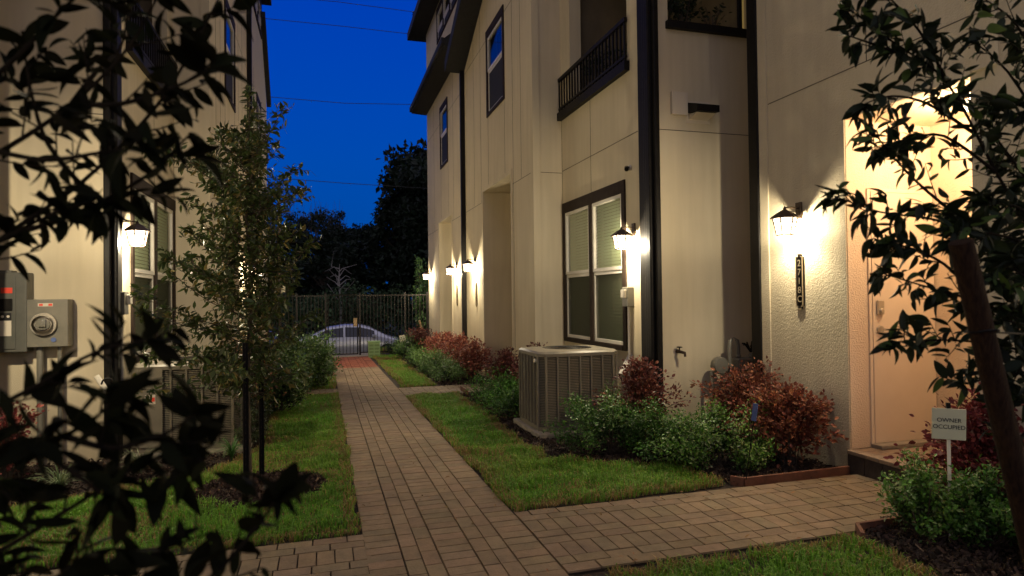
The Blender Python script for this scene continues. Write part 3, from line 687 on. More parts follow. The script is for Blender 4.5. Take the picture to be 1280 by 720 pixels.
# ------------------------------------------------------------------ house number plaques
def text_mesh(body, size, name, material, parent, loc, rot, ext=.001, align='CENTER'):
    cu = bpy.data.curves.new(name, 'FONT'); cu.body = body; cu.size = size; cu.extrude = ext; cu.align_x = align; cu.align_y = 'CENTER'
    ob = bpy.data.objects.new(name, cu); col.objects.link(ob)
    dg = bpy.context.evaluated_depsgraph_get(); me = bpy.data.meshes.new_from_object(ob.evaluated_get(dg)); bpy.data.objects.remove(ob)
    me.materials.clear(); me.materials.append(material)
    o = bpy.data.objects.new(name, me); col.objects.link(o); o.parent = parent; o.location = loc; o.rotation_euler = rot
    return o
def plaque(x, y, z, digits, label):
    t = empty('number_plaque', (x, y, z), label, 'house number', group='vertical house number plaques')
    m = MB(); m.box(-.018, 0, -.042, .042, -.225, .225); m.box(-.018, 0, -.022, .022, -.25, .25); m.build('plate', M['plaque'], t, bevel=.002)
    m = MB()
    for a, b, c, d in ((-.044, -.038, -.225, .225), (.038, .044, -.225, .225), (-.044, -.022, -.229, -.223), (.022, .044, -.229, -.223), (-.044, -.022, .223, .229), (.022, .044, .223, .229), (-.024, .024, -.254, -.248), (-.024, .024, .248, .254)):
        m.box(-.024, -.0165, a, b, c, d)
    m.build('rim', M['brass'], t)
    for i, ch in enumerate(digits): text_mesh(ch, .085, 'digit', M['brass'], t, (-.020, 0, .165-i*.082), (R(90), 0, R(-90)), .002)
    return t
plaque(4.2, 4.88, 1.61, '2718C', 'black and brass house number plaque 2718C under the entrance lantern')
plaque(3.05, 12.95, 1.56, '', 'thin dark number plaque under the lantern beside the tall recess')
plaque(3.05, 14.95, 1.56, '', 'thin dark number plaque under the lantern past the far rain pipe')

# ------------------------------------------------------------------ air conditioners
def ac_unit(x0, y0, z0, w, d, h, label, lh=1):
    t = empty('air_conditioner', (x0, y0, z0), label, 'air conditioner', group='outdoor air conditioner units')
    ch = .07
    m = MB(); m.box(-.05, w+.10, -.10, d+.08, -.10, .045); m.build('pad', M['concrete'], t, bevel=.012)
    base = .05
    def ring(o, z): return [(ch-o*.4, -o, z), (w-ch+o*.4, -o, z), (w+o, ch-o*.4, z), (w+o, d-ch+o*.4, z), (w-ch+o*.4, d+o, z), (ch-o*.4, d+o, z), (-o, d-ch+o*.4, z), (-o, ch-o*.4, z)]
    m = MB(); a = ring(-.03, base); b = ring(-.03, h-.02); m.add(a+b, [(i, (i+1) % 8, 8+(i+1) % 8, 8+i) for i in range(8)]); m.build('coil', M['ac_in'], t)
    m = MB(); a = ring(.004, base-.004); b = ring(.004, base+.045); m.add(a+b, [(i, (i+1) % 8, 8+(i+1) % 8, 8+i) for i in range(8)]+[tuple(range(8, 16)), tuple(range(8))])
    # posts at the corners
    R8 = ring(0, 0)
    for i in (0, 2, 4, 6):
        p, q = Vector(R8[i]), Vector(R8[i-1]); 
        for c0, c1 in ((p, .02),): 
            m.box(c0.x-.012, c0.x+.012, c0.y-.012, c0.y+.012, base+.045, h-.055)
        m.box(q.x-.012, q.x+.012, q.y-.012, q.y+.012, base+.045, h-.055)
    # vertical ribs
    for (ax, n_) in (('x', 6), ('y', 6)):
        for k in range(1, n_):
            if ax == 'x':
                xx = ch+(w-2*ch)*k/n_
                m.box(xx-.009, xx+.009, -.012, .006, base+.045, h-.055); m.box(xx-.009, xx+.009, d-.006, d+.012, base+.045, h-.055)
            else:
                yy = ch+(d-2*ch)*k/n_
                m.box(-.012, .006, yy-.009, yy+.009, base+.045, h-.055); m.box(w-.006, w+.012, yy-.009, yy+.009, base+.045, h-.055)
    m.build('cabinet_frame', M['ac'], t, bevel=.003)
    m = MB(); z = base+.055
    while z < h-.06:
        a = ring(0, z); b = ring(-.010, z+.0085); c = ring(-.002, z)
        m.add(ring(.002, z)+ring(-.012, z+.010), [(i, (i+1) % 8, 8+(i+1) % 8, 8+i) for i in range(8)])
        z += .0175
    m.build('louvre_grille', M['ac'], t)
    # service panel closing the corner post in a darker opening
    n = 40
    m = MB()
    o1, o2, o3 = ring(.012, h-.055), ring(.014, h-.02), ring(-.012, h)
    m.add(o1+o2+o3, [(i, (i+1) % 8, 8+(i+1) % 8, 8+i) for i in range(8)]+[(8+i, 8+(i+1) % 8, 16+(i+1) % 8, 16+i) for i in range(8)]+[tuple(range(8))])
    # top with round fan hole
    cx, cy, rr = w*.5, d*.5, min(w, d)*.36
    outer = []
    for k in range(n):
        t_ = 2*PI*k/n; dx, dy = math.cos(t_), math.sin(t_); s = min((w/2+.0)/abs(dx) if abs(dx) > 1e-6 else 9, (d/2+.0)/abs(dy) if abs(dy) > 1e-6 else 9, (w/2+d/2-ch)/(abs(dx)+abs(dy)))
        outer.append((cx+dx*(s-.012), cy+dy*(s-.012), h))
    inner = [(cx+rr*math.cos(2*PI*k/n), cy+rr*math.sin(2*PI*k/n), h+.012) for k in range(n)]
    low = [(cx+(rr-.01)*math.cos(2*PI*k/n), cy+(rr-.01)*math.sin(2*PI*k/n), h-.10) for k in range(n)]
    m.add(outer+inner+low, [(k, (k+1) % n, n+(k+1) % n, n+k) for k in range(n)]+[(n+k, n+(k+1) % n, 2*n+(k+1) % n, 2*n+k) for k in range(n)])
    m.build('top_cover', M['ac'], t, smooth=True)
    m = MB()
    for k in range(1, 9): 
        r_ = rr*k/8; m.tube([(cx+r_*math.cos(2*PI*q/28), cy+r_*math.sin(2*PI*q/28), h+.006+.018*(1-(k/8)**2)) for q in range(29)], .0022, 4)
    for q in range(10): m.tube([(cx, cy, h+.026), (cx+rr*math.cos(2*PI*q/10), cy+rr*math.sin(2*PI*q/10), h+.006)], .0022, 4)
    m.build('fan_guard', M['black'], t)
    m = MB(); m.lathe([(.05, -.06), (.05, -.03), (.02, -.025)], 16, (cx, cy, h-.02)); 
    for q in range(3):
        a = q*2*PI/3; m.add([(cx+.04*math.cos(a), cy+.04*math.sin(a), h-.06), (cx+rr*.93*math.cos(a-.25), cy+rr*.93*math.sin(a-.25), h-.075), (cx+rr*.93*math.cos(a+.45), cy+rr*.93*math.sin(a+.45), h-.04), (cx+.04*math.cos(a+.8), cy+.04*math.sin(a+.8), h-.045)], [(0, 1, 2, 3)])
    m.build('fan', M['black'], t)
    return t
a1 = ac_unit(2.22, 6.52, -.0, .93, .80, .90, 'beige louvred air conditioner standing below the near right window')
m = MB(); m.lathe([(.034, -.014), (.038, 0)], 24, (0, 0, 0), axis='x'); b = m.build('badge', M['white'], a1, loc=(-.004, .14, .80)); b.scale = (1, 1, .6)
a1_cover = MB(); a1_cover.box(-.014, -.004, .09, .19, .74, .86); 
a2 = ac_unit(-1.80, 7.0, -.02, .98, .92, .90, 'beige louvred air conditioner behind the young tree on the left')
# curved blank service panel of the left unit
m = MB(); 
pts = [(-.02, .50), (-.02, .12), (.0, .03), (.08, -.02), (.28, -.022)]
for (xa, ya), (xb, yb) in zip(pts, pts[1:]): m.quad((xa, ya, .10), (xb, yb, .10), (xb, yb, .86), (xa, ya, .86))
m.build('service_panel', M['ac'], a2, smooth=True)
m = MB(); m.box(.13, .22, -.027, -.0225, .52, .61, 0); m.build('rating_label', M['label'], a2)
m = MB(); m.box(.185, .215, -.0295, -.0275, .545, .585, 0); m.build('warning_label', M['red'], a2)

# ------------------------------------------------------------------ small fittings on the walls
def disconnect(T, y, X, s, label):
    t = empty('disconnect_box', (X, y, 1.5), label, 'electric box', 0 if s == 1 else PI, 'grey disconnect boxes')
    m = MB(); m.box(-.09, -.001, -.07, .07, -.13, .10); m.build('box', M['greylight'], t, bevel=.006)
    m = MB(); m.box(-.13, -.091, -.06, .03, -.03, .07); m.build('pull_out', M['nickel'], t, bevel=.008)
    m = MB(); m.tube([(-.045, -.01, -.13), (-.045, -.01, -.9), (-.055, -.02, -1.25)], .014); m.build('conduit', M['pvc'], t, smooth=True)
disconnect(None, 6.88, 3.5, 1, 'grey electric box under the right lantern by the near window')
disconnect(None, 7.30, -2.0, -1, 'grey electric box under the left lantern by the near window')
# slanted white pipe sleeves
t = empty('pipe_sleeve', (3.46, 6.9, .68), 'white slanted pipe sleeve beside the right air conditioner', 'pipe', group='white slanted pipe sleeves')
m = MB(); m.box(-.05, .03, -.04, .04, -.16, .16); o = m.build('sleeve', M['pvc'], t, bevel=.008); o.rotation_euler = (R(0), R(38), R(20))
m = MB(); m.tube([(.02, .0, .10), (.01, .0, .5)], .012); m.build('riser_pipe', M['pvc'], t)
t = empty('pipe_sleeve', (-1.93, 6.75, .72), 'white curved pipe stub low on the left corner', 'pipe', group='white slanted pipe sleeves')
m = MB(); m.tube([(-.08, -.02, .10), (-.03, -.03, .02), (.05, -.05, -.10)], .025, 10); m.build('sleeve', M['pvc'], t, smooth=True)
m = MB(); m.tube([(.02+.05*math.cos(a*.5), -.05, .02+.06*math.sin(a*.5)) for a in range(-2, 8)], .008, 6); m.build('cable', M['black'], t, smooth=True)
# camera over the window
def seccam(loc, label):
    t = empty('security_camera', loc, label, 'camera')
    m = MB(); m.lathe([(.035, 0), (.033, -.014)], 16, (0, 0, 0), axis='x'); m.build('mount', M['pvc'], t, smooth=True)
    m = MB(); m.tube([(-.012, 0, 0), (-.04, 0, 0)], .010); m.tube([(-.03, .03, .0), (-.07, -.05, -.035)], [.026, .026], 14); m.build('housing', M['black'], t, smooth=True)
seccam((3.5, 6.87, 3.02), 'small black security camera above the near right window')
seccam((3.49, 9.9, .98), 'small round fitting behind the right air conditioner') if False else None
# hood vent on the recess wall
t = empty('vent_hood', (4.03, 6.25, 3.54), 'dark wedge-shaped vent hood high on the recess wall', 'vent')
m = MB(); m.add([(-.14, 0, .10), (.14, 0, .10), (.14, -.21, .03), (-.14, -.21, .03), (-.14, 0, -.02), (.14, 0, -.02), (.14, -.21, -.045), (-.14, -.21, -.045)], [(0, 1, 2, 3), (4, 5, 6, 7), (0, 1, 5, 4), (1, 2, 6, 5), (2, 3, 7, 6), (3, 0, 4, 7)])
m.build('hood', M['black'], t)
m = MB(); m.box(-.15, .15, -.008, -.001, -.13, .12); m.add([(-.12, -.008, -.03), (.12, -.008, -.03), (.12, -.17, -.05), (-.12, -.17, -.05), (-.12, -.008, -.09), (.12, -.008, -.09)], [(0, 3, 4), (1, 2, 5), (3, 2, 5, 4)]); m.box(-.34, -.145, -.035, -.001, -.05, .20); m.build('flange_and_shadow_plate', M['cream'], t)  # the plate at the side is the hood's cast shadow built as a solid
# hose bib
t = empty('hose_tap', (3.72, 6.25, .88), 'dark garden tap on the recess wall', 'tap')
m = MB(); m.tube([(0, -.001, 0), (0, -.07, .0), (.03, -.11, -.01), (.03, -.12, -.05)], [.02, .018, .017, .014], 10); m.tube([(0, -.05, 0), (-.0, -.055, .045)], .008); m.build('body', M['bronze'], t, smooth=True)
m = MB(); m.lathe([(.03, 0), (.032, .008), (.02, .012)], 12, (0, -.055, .045)); m.build('handle', M['black'], t)
# gas meter
t = empty('gas_meter', (4.25, 6.05, 0), 'gas meter with bent riser pipe in the recess', 'gas meter')
m = MB(); m.tube([(0, 0, .0), (0, 0, .92), (.01, 0, .99), (.055, 0, 1.03), (.10, 0, .99), (.11, 0, .93), (.11, 0, .80)], .022, 12); m.tube([(-.22, .02, 0), (-.22, .02, .66)], .018); m.tube([(-.22, .02, .72), (0, .02, .72)], .018); m.build('pipe', M['greylight'], t, smooth=True)
m = MB(); m.box(.05, .33, -.09, .09, .66, .80); m.lathe([(.03, 0), (.03, .04)], 12, (.11, 0, .80)); m.lathe([(.025, 0), (.025, .05)], 12, (.27, 0, .80)); m.build('body', M['greylight'], t, bevel=.02)
m = MB()
for a, b in (((.05, -.1, .58), (.34, -.1, .58)), ((.05, -.1, .65), (.34, -.1, .65)), ((.05, -.1, .58), (.05, -.1, .65)), ((.34, -.1, .58), (.34, -.1, .65)), ((.2, -.1, .58), (.2, -.1, .65))): m.tube([a, b], .006, 6)
m.build('bracket', M['black'], t)
m = MB(); m.box(.16, .25, -.094, -.091, .73, .765); m.build('dial_window', M['black'], t)
m = MB(); m.lathe([(.03, -.06), (.085, -.05), (.095, -.02), (.095, .01), (.085, .04), (.03, .05)], 24, (-.13, -.0, .73), axis='y'); m.lathe([(.02, 0), (.02, .06)], 12, (-.03, -.07, .73), axis='y'); m.build('regulator', M['greylight'], t, smooth=True)
m = MB()
for k in range(7):
    a = k*.9; m.tube([(.27, 0, .86), (.27+.07*math.cos(a), .0+.05*math.sin(a), .92+.012*k), (.27+.09*math.cos(a+.4), .05*math.sin(a), .90+.018*k)], .010, 6)
m.build('valve_cluster', M['black'], t)
# electric panel and meter on the left return wall
t = empty('breaker_box', (-2.80, 7.04, 1.44), 'dark grey breaker panel with red sticker on the left wall', 'electric panel')
m = MB(); m.box(-.26, .185, -.15, -.001, -.39, .34); m.build('cabinet', M['greybox'], t, bevel=.008)
m = MB(); m.box(-.10, .10, -.158, -.151, -.36, .30); m.box(-.08, .06, -.13, -.02, .341, .36); m.build('cover', M['greybox'], t, bevel=.004)
m = MB(); m.box(-.02, .08, -.170, -.159, -.01, .10); m.build('latch', M['black'], t, bevel=.006)
m = MB(); m.box(-.012, .078, -.1605, -.1585, .15, .20); m.build('warning_sticker', M['red'], t)
m = MB(); m.box(-.02, .07, -.1605, -.1585, -.24, -.10, 0); o = m.build('instruction_label', M['label'], t)
m = MB(); m.box(-.02, .07, -.1605, -.1585, -.098, -.03, 0); o = m.build('instruction_label', M['ink'], t)
for k, xx in enumerate((.002, .046)): 
    m = MB(); m.lathe([(.012, 0), (.012, .001)], 12, (xx, -.162, -.062), axis='y'); m.build('label_mark', M['label'], o)
t = empty('electric_meter', (-2.46, 7.04, 1.31), 'beige electric meter box with round glass meter on the left wall', 'electric meter')
m = MB(); m.box(-.175, .17, -.14, -.001, -.22, .22); m.build('box', M['greylight'], t, bevel=.006)
m = MB(); m.lathe([(.105, -.02), (.108, 0), (.095, .01)], 32, (-.02, -.15, -.01), axis='y'); m.build('ring', M['nickel'], t, smooth=True)
m = MB(); m.lathe([(.001, -.09), (.05, -.085), (.078, -.06), (.085, -.01)], 28, (-.02, -.15, -.01), axis='y', cap=False); m.build('glass_dome', M['clearglass'], t, smooth=True)
m = MB(); m.lathe([(.06, -.03), (.06, -.02)], 24, (-.02, -.15, -.01), axis='y'); m.box(-.05, .01, -.20, -.181, -.03, .03); m.build('dial', M['greylight'], t)
m = MB(); m.box(-.07, .05, -.1435, -.1405, .155, .185); o = m.build('label_strip', M['label'], t)
m = MB(); m.box(-.06, -.03, -.1455, -.1437, .16, .18); m.box(.015, .045, -.1455, -.1437, .16, .18); m.build('label_mark', M['red'], o)
m = MB(); m.lathe([(.022, -.004), (.022, 0)], 16, (.055, -.142, -.155), axis='y'); m.build('seal', M['blue'], t)
m = MB(); m.tube([(-.08, -.07, -.22), (-.08, -.07, -1.3)], .028); m.tube([(.08, -.07, -.22), (.08, -.07, -1.3)], .02); m.build('conduit', M['greylight'], t, smooth=True)

# ------------------------------------------------------------------ fence, gate, pedestal, pole, cars
FY = 19.45; FT, FB = 1.64, -.14
def pickets(m, x0, x1, y, z0, z1, step=.105):
    n = max(1, round((x1-x0)/step))
    for i in range(1, n):
        x = x0+(x1-x0)*i/n; m.box(x-.008, x+.008, y-.008, y+.008, z0, z1)
def fence(posts, label, gap=None):
    t = empty('iron_fence', (posts[0], FY, -.2), label, 'fence', group='black iron picket fence')
    for a, b in zip(posts, posts[1:]):
        m = MB(); pickets(m, a, b, 0, .10, 1.80); m.box(a+.026, b-.026, -.018, .018, 1.78, 1.815); m.box(a+.026, b-.026, -.016, .016, .10, .13); pass
        m.v = [(x-posts[0], y, z) for x, y, z in m.v]; m.build('picket_panel', M['fence'], t)
    for p in posts: m = MB(); m.box(p-posts[0]-.026, p-posts[0]+.026, -.026, .026, -.05, 1.86, 0); m.lathe([(.03, 1.86), (.02, 1.88), (.001, 1.90)], 4, (p-posts[0], 0, 0), ph=PI/4); m.build('post', M['fence'], t)
fence([-1.52, -.75, .05], 'iron picket fence left of the gate')
fence([1.02, 2.35, 3.02], 'iron picket fence between the gate and the right house')
t = empty('iron_gate', (.535, FY, -.165), 'black iron picket gate at the end of the brick walk', 'gate')
m = MB(); m.box(-.435, -.40, -.015, .015, .03, 1.80); m.box(.40, .435, -.015, .015, .03, 1.80)
for z in (.03, .95, 1.765): m.box(-.399, .399, -.014, .014, z, z+.03)
m.build('gate_frame', M['black'], t); m = MB(); pickets(m, -.4, .4, 0, .06, 1.76, .095); m.build('picket', M['black'], t)
m = MB(); m.box(.30, .40, -.06, -.016, .85, 1.10); m.build('latch_box', M['newwood'], t, bevel=.006)
t = empty('utility_pedestal', (1.36, 18.75, float(gz(18.75))), 'pale green louvred pedestal box on the grass by the gate', 'utility box')
m = MB(); m.box(-.15, .17, -.14, .14, 0, .44); m.build('housing', M['greenbox'], t, bevel=.01)
m = MB(); m.box(-.165, .185, -.155, .155, .441, .475); m.build('cap', M['greenbox'], t, bevel=.008)
m = MB()
for i in range(4):
    for j2 in range(2): m.box(-.13+j2*.15, -.01+j2*.15, -.148, -.141, .05+i*.095, .055+i*.095+.05, 0)
m.build('vent_panel', srf('green_box_shade', (.14, .22, .09), .7), t)
t = empty('yard_sign', (2.2, 18.0, float(gz(18))), 'small blank white yard sign among the far shrubs', 'sign')
m = MB(); m.box(-.08, .08, -.006, .006, .42, .66); m.build('board', M['pvc'], t).rotation_euler = (0, R(-10), 0)
m = MB(); m.tube([(0, 0, 0), (0, 0, .45)], .008); m.build('stake', M['black'], t)
t = empty('leaning_stake', (2.93, 18.6, -.2), 'wooden stake leaning against the far right corner', 'stake')
m = MB(); m.tube([(0, 0, 0), (-.28, -.05, 1.05)], .028, 8); m.build('pole', M['newwood'], t)
# pole with plate left of the gate
pp = at(350, 430, 18.4)
t = empty('sign_pole', (pp.x, pp.y, -.25), 'tall dark pole with a pale square sign near the fence', 'pole')
m = MB(); m.tube([(0, 0, 0), (0, 0, 5.1)], [.05, .045], 10); m.build('pole', M['bark'], t, smooth=True)
m = MB(); m.box(-.15, .15, .055, .065, 1.93, 2.30); m.build('sign_plate', M['signlit'], t, bevel=.02)

def car(loc, paint, label, flip, group='cars parked in the street'):
    t = empty('parked_car', loc, label, 'car', PI if flip else 0, group)
    Lc = 4.65
    st = np.linspace(0, Lc, 40)
    def belt(x): return np.interp(x, [0, .08, .5, 1.2, 3.2, 4.1, 4.5, Lc], [.60, .84, .92, .92, .90, .78, .66, .50])
    def top(x): return np.interp(x, [0, .08, .55, 1.3, 2.0, 2.6, 3.0, 3.75, 4.2, 4.52, Lc], [.62, .88, .98, 1.34, 1.44, 1.42, 1.32, .93, .82, .70, .52])
    vs = []; K = None
    for x in st:
        b, tp = belt(x), max(top(x), belt(x)+.01); e = .90-.18*max(0, (x-4.1)/.55)**2-.10*max(0, (.3-x)/.3)**2
        cab = min(1, max(0, (tp-b)/.4)); wt = e-.06-.22*cab
        sec = [(e-.06, .20), (e, .34), (e+.01, .60), (e-.03, b), (wt+.01, tp-.05*(.4+cab)), (wt-.10, tp), (0, tp+.025)]
        if K is None: K = len(sec)
        vs += [(x, w_, z) for w_, z in sec]+[(x, -w_, z) for w_, z in sec[::-1][1:]]
    W = 2*K-1
    fs = [(i*W+k, i*W+k+1, (i+1)*W+k+1, (i+1)*W+k) for i in range(len(st)-1) for k in range(W-1)]+[tuple(range(W)), tuple((len(st)-1)*W+k for k in range(W))]+[((i+1)*W, i*W, i*W+W-1, (i+1)*W+W-1) for i in range(len(st)-1)]
    m = MB(); m.add([(x-Lc/2, y, z) for x, y, z in vs], fs); m.build('body', paint, t, smooth=True)
    for s in (1, -1):
        for xa, xb, nm in ((1.02, 1.92, 0), (2.0, 3.15, 1)):
            m = MB(); xs_ = np.linspace(xa, xb, 10); lo = []; hi = []
            for x in xs_:
                b, tp = belt(x), top(x); e = .90; cab = min(1, max(0, (tp-b)/.4)); wt = e-.06-.22*cab
                f0, f1 = .10, .94; y0_, z0_ = e-.03, b; y1_, z1_ = wt+.01, tp-.05*(.4+cab)
                lo.append((x-Lc/2, s*(y0_+(y1_-y0_)*f0+.012), z0_+(z1_-z0_)*f0)); hi.append((x-Lc/2, s*(y0_+(y1_-y0_)*f1+.012), z0_+(z1_-z0_)*f1))
            m.add(lo+hi, [(i, i+1, 10+i+1, 10+i) for i in range(9)]); m.build('window', M['car_glass'], t)
        m = MB(); m.box(-Lc/2-.005, -Lc/2+.22, s*.66-.14, s*.66+.14, .66, .84); m.build('tail_light', M['tail'], t, bevel=.03)
        m = MB(); m.box(Lc/2-.32, Lc/2-.03, s*.62-.12, s*.62+.12, .56, .68); m.build('headlight', M['white'], t, bevel=.03)
        m = MB(); m.box(.72, .90, s*.93-.08, s*.93+.08, .92, 1.04); m.build('mirror', paint, t, bevel=.03)
        for x in (-1.42, 1.32):
            wm = MB(); wm.lathe([(.20, -.10), (.31, -.10), (.33, -.07), (.33, .07), (.31, .10), (.20, .10)], 28, (x, s*.82, .33), axis='y'); wo = wm.build('wheel', M['tyre'], t, smooth=True)
            wm = MB(); wm.lathe([(.02, .0), (.08, .012), (.205, -.02), (.21, .0)], 20, (x, s*.90, .33), axis='y'); wm.build('rim', M['nickel'], wo, smooth=True)
    m = MB()
    m.add([(x-Lc/2, y, z) for x, y, z in ((.60, -.58, 1.02), (.60, .58, 1.02), (1.25, .52, 1.355), (1.25, -.52, 1.355))], [(0, 1, 2, 3)]); m.build('rear_window', M['car_glass'], t)
    m = MB(); m.add([(x-Lc/2, y, z) for x, y, z in ((3.66, -.62, 1.01), (3.66, .62, 1.01), (3.05, .54, 1.335), (3.05, -.54, 1.335))], [(0, 1, 2, 3)]); m.build('windscreen', M['car_glass'], t)
    return t
sg = float(gz(27))+.02
p1 = at(441, 420, 26.5)
car((p1.x, p1.y, sg), M['car_white'], 'silver sedan parked beyond the iron gate', False)
p2 = at(300, 425, 26.0)
car((p2.x, p2.y, sg), M['car_blue'], 'dark blue car with lit red tail light beyond the fence', True)
# wooden fence across the street
a, b = at(408, 400, 35), at(480, 400, 35)
t = empty('wooden_fence', (a.x, a.y, -1.0), 'brown board fence section across the street', 'fence')
m = MB(); n = 20
for i in range(n):
    x0_ = (b.x-a.x)*i/n; m.box(x0_+.005, x0_+(b.x-a.x)/n-.005, -.012, .012, 0, 2.65+random.uniform(-.02, .02))
m.build('boards', M['woodfence'], t); m = MB(); m.box(0, b.x-a.x, .013, .06, .5, .6); m.box(0, b.x-a.x, .013, .06, 2.0, 2.1); m.build('rail', M['woodfence'], t)

# power lines and insulators
for i, (pts, lab) in enumerate([([(250, -12, 22), (420, 2, 23), (518, 15, 24), (700, 36, 26)], 'topmost thin overhead wire, cut by the top of the sky gap'), ([(300, 20, 22), (430, 33, 23), (535, 45, 24), (700, 62, 26)], 'second overhead wire from the top'), ([(300, 118, 22), (430, 129, 23), (537, 131, 24), (700, 132, 26)], 'sagging overhead wire above mid sky'), ([(300, 219, 22), (430, 229, 23), (510, 234, 24), (700, 247, 26)], 'lowest overhead wire just above the tree tops')]):
    m = MB(); P3 = [at(*p) for p in pts]; Q = []
    for a, b in zip(P3, P3[1:]): Q += [a.lerp(b, k/5) for k in range(5)]
    Q.append(P3[-1]); m.tube(Q, .011, 5); o = m.build('power_line', M['wire']); tag(o, lab, 'wire', 'overhead wires crossing the sky')
for i, (px, py) in enumerate(((518, 18), (533, 38))):
    q = at(px, py, 24); m = MB(); m.lathe([(.03, -.12), (.09, -.10), (.04, -.05), (.09, -.02), (.04, .03), (.08, .06), (.03, .12)], 10, tuple(q)); o = m.build('insulator', M['wire'])
    tag(o, ('upper' if i == 0 else 'lower')+' dark insulator on the wire beside the right roof', 'insulator')

# ------------------------------------------------------------------ plants
def boxwood(x, y, rx, ry, h, n, base, label, name='boxwood_shrub', cat='shrub', group=None, leaf=.030, sprays=34, matl='leaf', extra=None, frac=0, lump=.28):
    n = int(n*1.7); rx *= 1.08; ry *= 1.08; h *= 1.08
    z0 = float(gz(y)); t = empty(name, (x, y, z0), label, cat, group=group)
    # stems
    tips = []
    m = MB()
    for i in range(sprays):
        a = rng.uniform(0, 2*PI); e = rng.uniform(.05, 1)**.7; r = math.sin(e*PI/2)
        tip = Vector((rx*r*math.cos(a), ry*r*math.sin(a), h*(.30+.68*math.cos(e*PI/2)**.8)))*rng.uniform(.66, 1.2); tip.z = max(.08, tip.z)
        tips.append(tip); mid = tip*.5+Vector((0, 0, -.08*h)); mid.z = max(.02, mid.z)
        m.tube([(0, 0, 0), mid, tip], [.006, .004, .002], 4, cap=False)
    m.build('stem', M['bark'], t)
    T = np.array([tuple(v) for v in tips])
    k = rng.integers(0, len(T), n)
    R_ = min(rx, ry, h)*lump
    off = unit(n)*(rng.random((n, 1))**.45)*R_*rng.uniform(.7, 1.4, (len(T), 1))[k]
    pos = T[k]*(rng.uniform(.55, 1.05, (n, 1)))+off
    pos[:, 2] = np.abs(pos[:, 2])+.01
    out = pos/np.array([rx, ry, h]); out /= np.linalg.norm(out, axis=1, keepdims=True)+1e-6
    d = out*.25+unit(n)*1.0+np.array((0, 0, .15)); nr = out*1.1+unit(n)*.55+np.array((0, 0, .5))
    c = tint(n, base, .35, extra, frac)
    inner = np.linalg.norm(pos/np.array([rx, ry, h]), axis=1); c *= (.22+1.05*np.clip(inner, 0, 1.1)**1.6)[:, None]  # shade inside the shrub put into the leaf colour, darkest at the middle
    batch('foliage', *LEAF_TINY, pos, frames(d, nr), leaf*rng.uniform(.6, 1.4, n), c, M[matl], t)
    return t
def loropetalum(x, y, rx, ry, h, n, label, base=(.16, .030, .022), arch=34, leaf=.040, group='red-leaved shrubs', ext=1.2):
    n = int(n*1.35); rx *= 1.1; ry *= 1.1; base = (base[0]*.92, base[1]*1.35, base[2]*1.25)
    z0 = float(gz(y)); t = empty('red_shrub', (x, y, z0), label, 'shrub', group=group)
    m = MB(); pos = []; dr = []
    per = n//arch
    for i in range(arch):
        a = rng.uniform(0, 2*PI); e = rng.uniform(.0, 1); L = rng.uniform(.75, ext)
        tip = Vector((rx*math.sin(e*1.45)*math.cos(a)*L, ry*math.sin(e*1.45)*math.sin(a)*L, h*(.30+.66*math.cos(e*1.5)**.8)*min(1.08, L+.05)))
        p0 = Vector((rng.normal(0, .03), rng.normal(0, .03), 0)); c1 = Vector((tip.x*.35, tip.y*.35, tip.z*.85))
        pts = [p0.lerp(c1, s).lerp(c1.lerp(tip, s), s) for s in np.linspace(0, 1, 8)]
        m.tube(pts, list(np.linspace(.006, .0018, 8)), 4, cap=False)
        for s in rng.uniform(.22, 1, per)**.8:
            q = s*6.999; i0 = int(q); p = pts[i0].lerp(pts[i0+1], q-i0); tw = rng.normal(0, 1, 3)*np.array((.055, .055, .045))*(1.15-.55*s)*(h/.6)
            pos.append(np.array(p)+tw); dd = np.array(pts[min(7, i0+1)]-pts[i0]); dr.append(dd/np.linalg.norm(dd)*.7+tw*12+rng.normal(0, .5, 3))
    m.build('stem', M['bark'], t)
    pos = np.array(pos); n = len(pos); pos[:, 2] = np.maximum(.02, pos[:, 2])
    c = tint(n, base, .45, (base[0]*1.7, base[1]*2.2, base[2]*1.8), .2)
    batch('foliage', *LEAF_ROUND, pos, frames(np.array(dr), unit(n)*.8+np.array((0, -.3, .7))), leaf*rng.uniform(.6, 1.3, n), c, M['leaf_matte'], t)
    return t
G1, G2 = (.045, .115, .016), (.07, .16, .022)
gr = 'low green shrubs in the right bed'
boxwood(2.62, 5.62, .48, .36, .50, 5200, G1, 'green shrub directly before the right air conditioner', group=gr, extra=(.10, .17, .05), frac=.2)
boxwood(3.02, 5.15, .36, .34, .42, 3400, G1, 'green shrub between the air conditioner shrub and the red shrubs', group=gr, extra=(.10, .17, .05), frac=.2)
boxwood(3.28, 4.82, .44, .36, .50, 5200, G2, 'bright green shrub behind the rusty edging', group=gr, extra=(.14, .20, .07), frac=.25)
boxwood(2.40, 7.75, .40, .50, .42, 3800, G1, 'dark green shrub just past the right air conditioner', group=gr)
boxwood(2.35, 8.75, .38, .45, .42, 3000, G1, 'green shrub at the corner of the middle side walk', group=gr)
for i, (x, y, h, lab) in enumerate([(2.25, 12.1, .40, 'first far green shrub after the middle side walk'), (2.25, 13.1, .42, 'second far green shrub in the hedge line'), (2.22, 14.2, .42, 'third far green shrub in the hedge line'), (2.2, 15.3, .42, 'fourth far green shrub in the hedge line')]):
    boxwood(x, y, .34, .55, h, 2400, (.075, .14, .035), lab, group=gr, leaf=.034)
boxwood(2.25, 17.7, .42, .5, .55, 2600, (.06, .12, .03), 'taller green shrub beside the blank yard sign', group=gr, leaf=.04)
boxwood(2.05, 19.0, .4, .3, .45, 1600, (.02, .035, .012), 'dark shrub against the fence right of the pedestal', group=gr, leaf=.04)
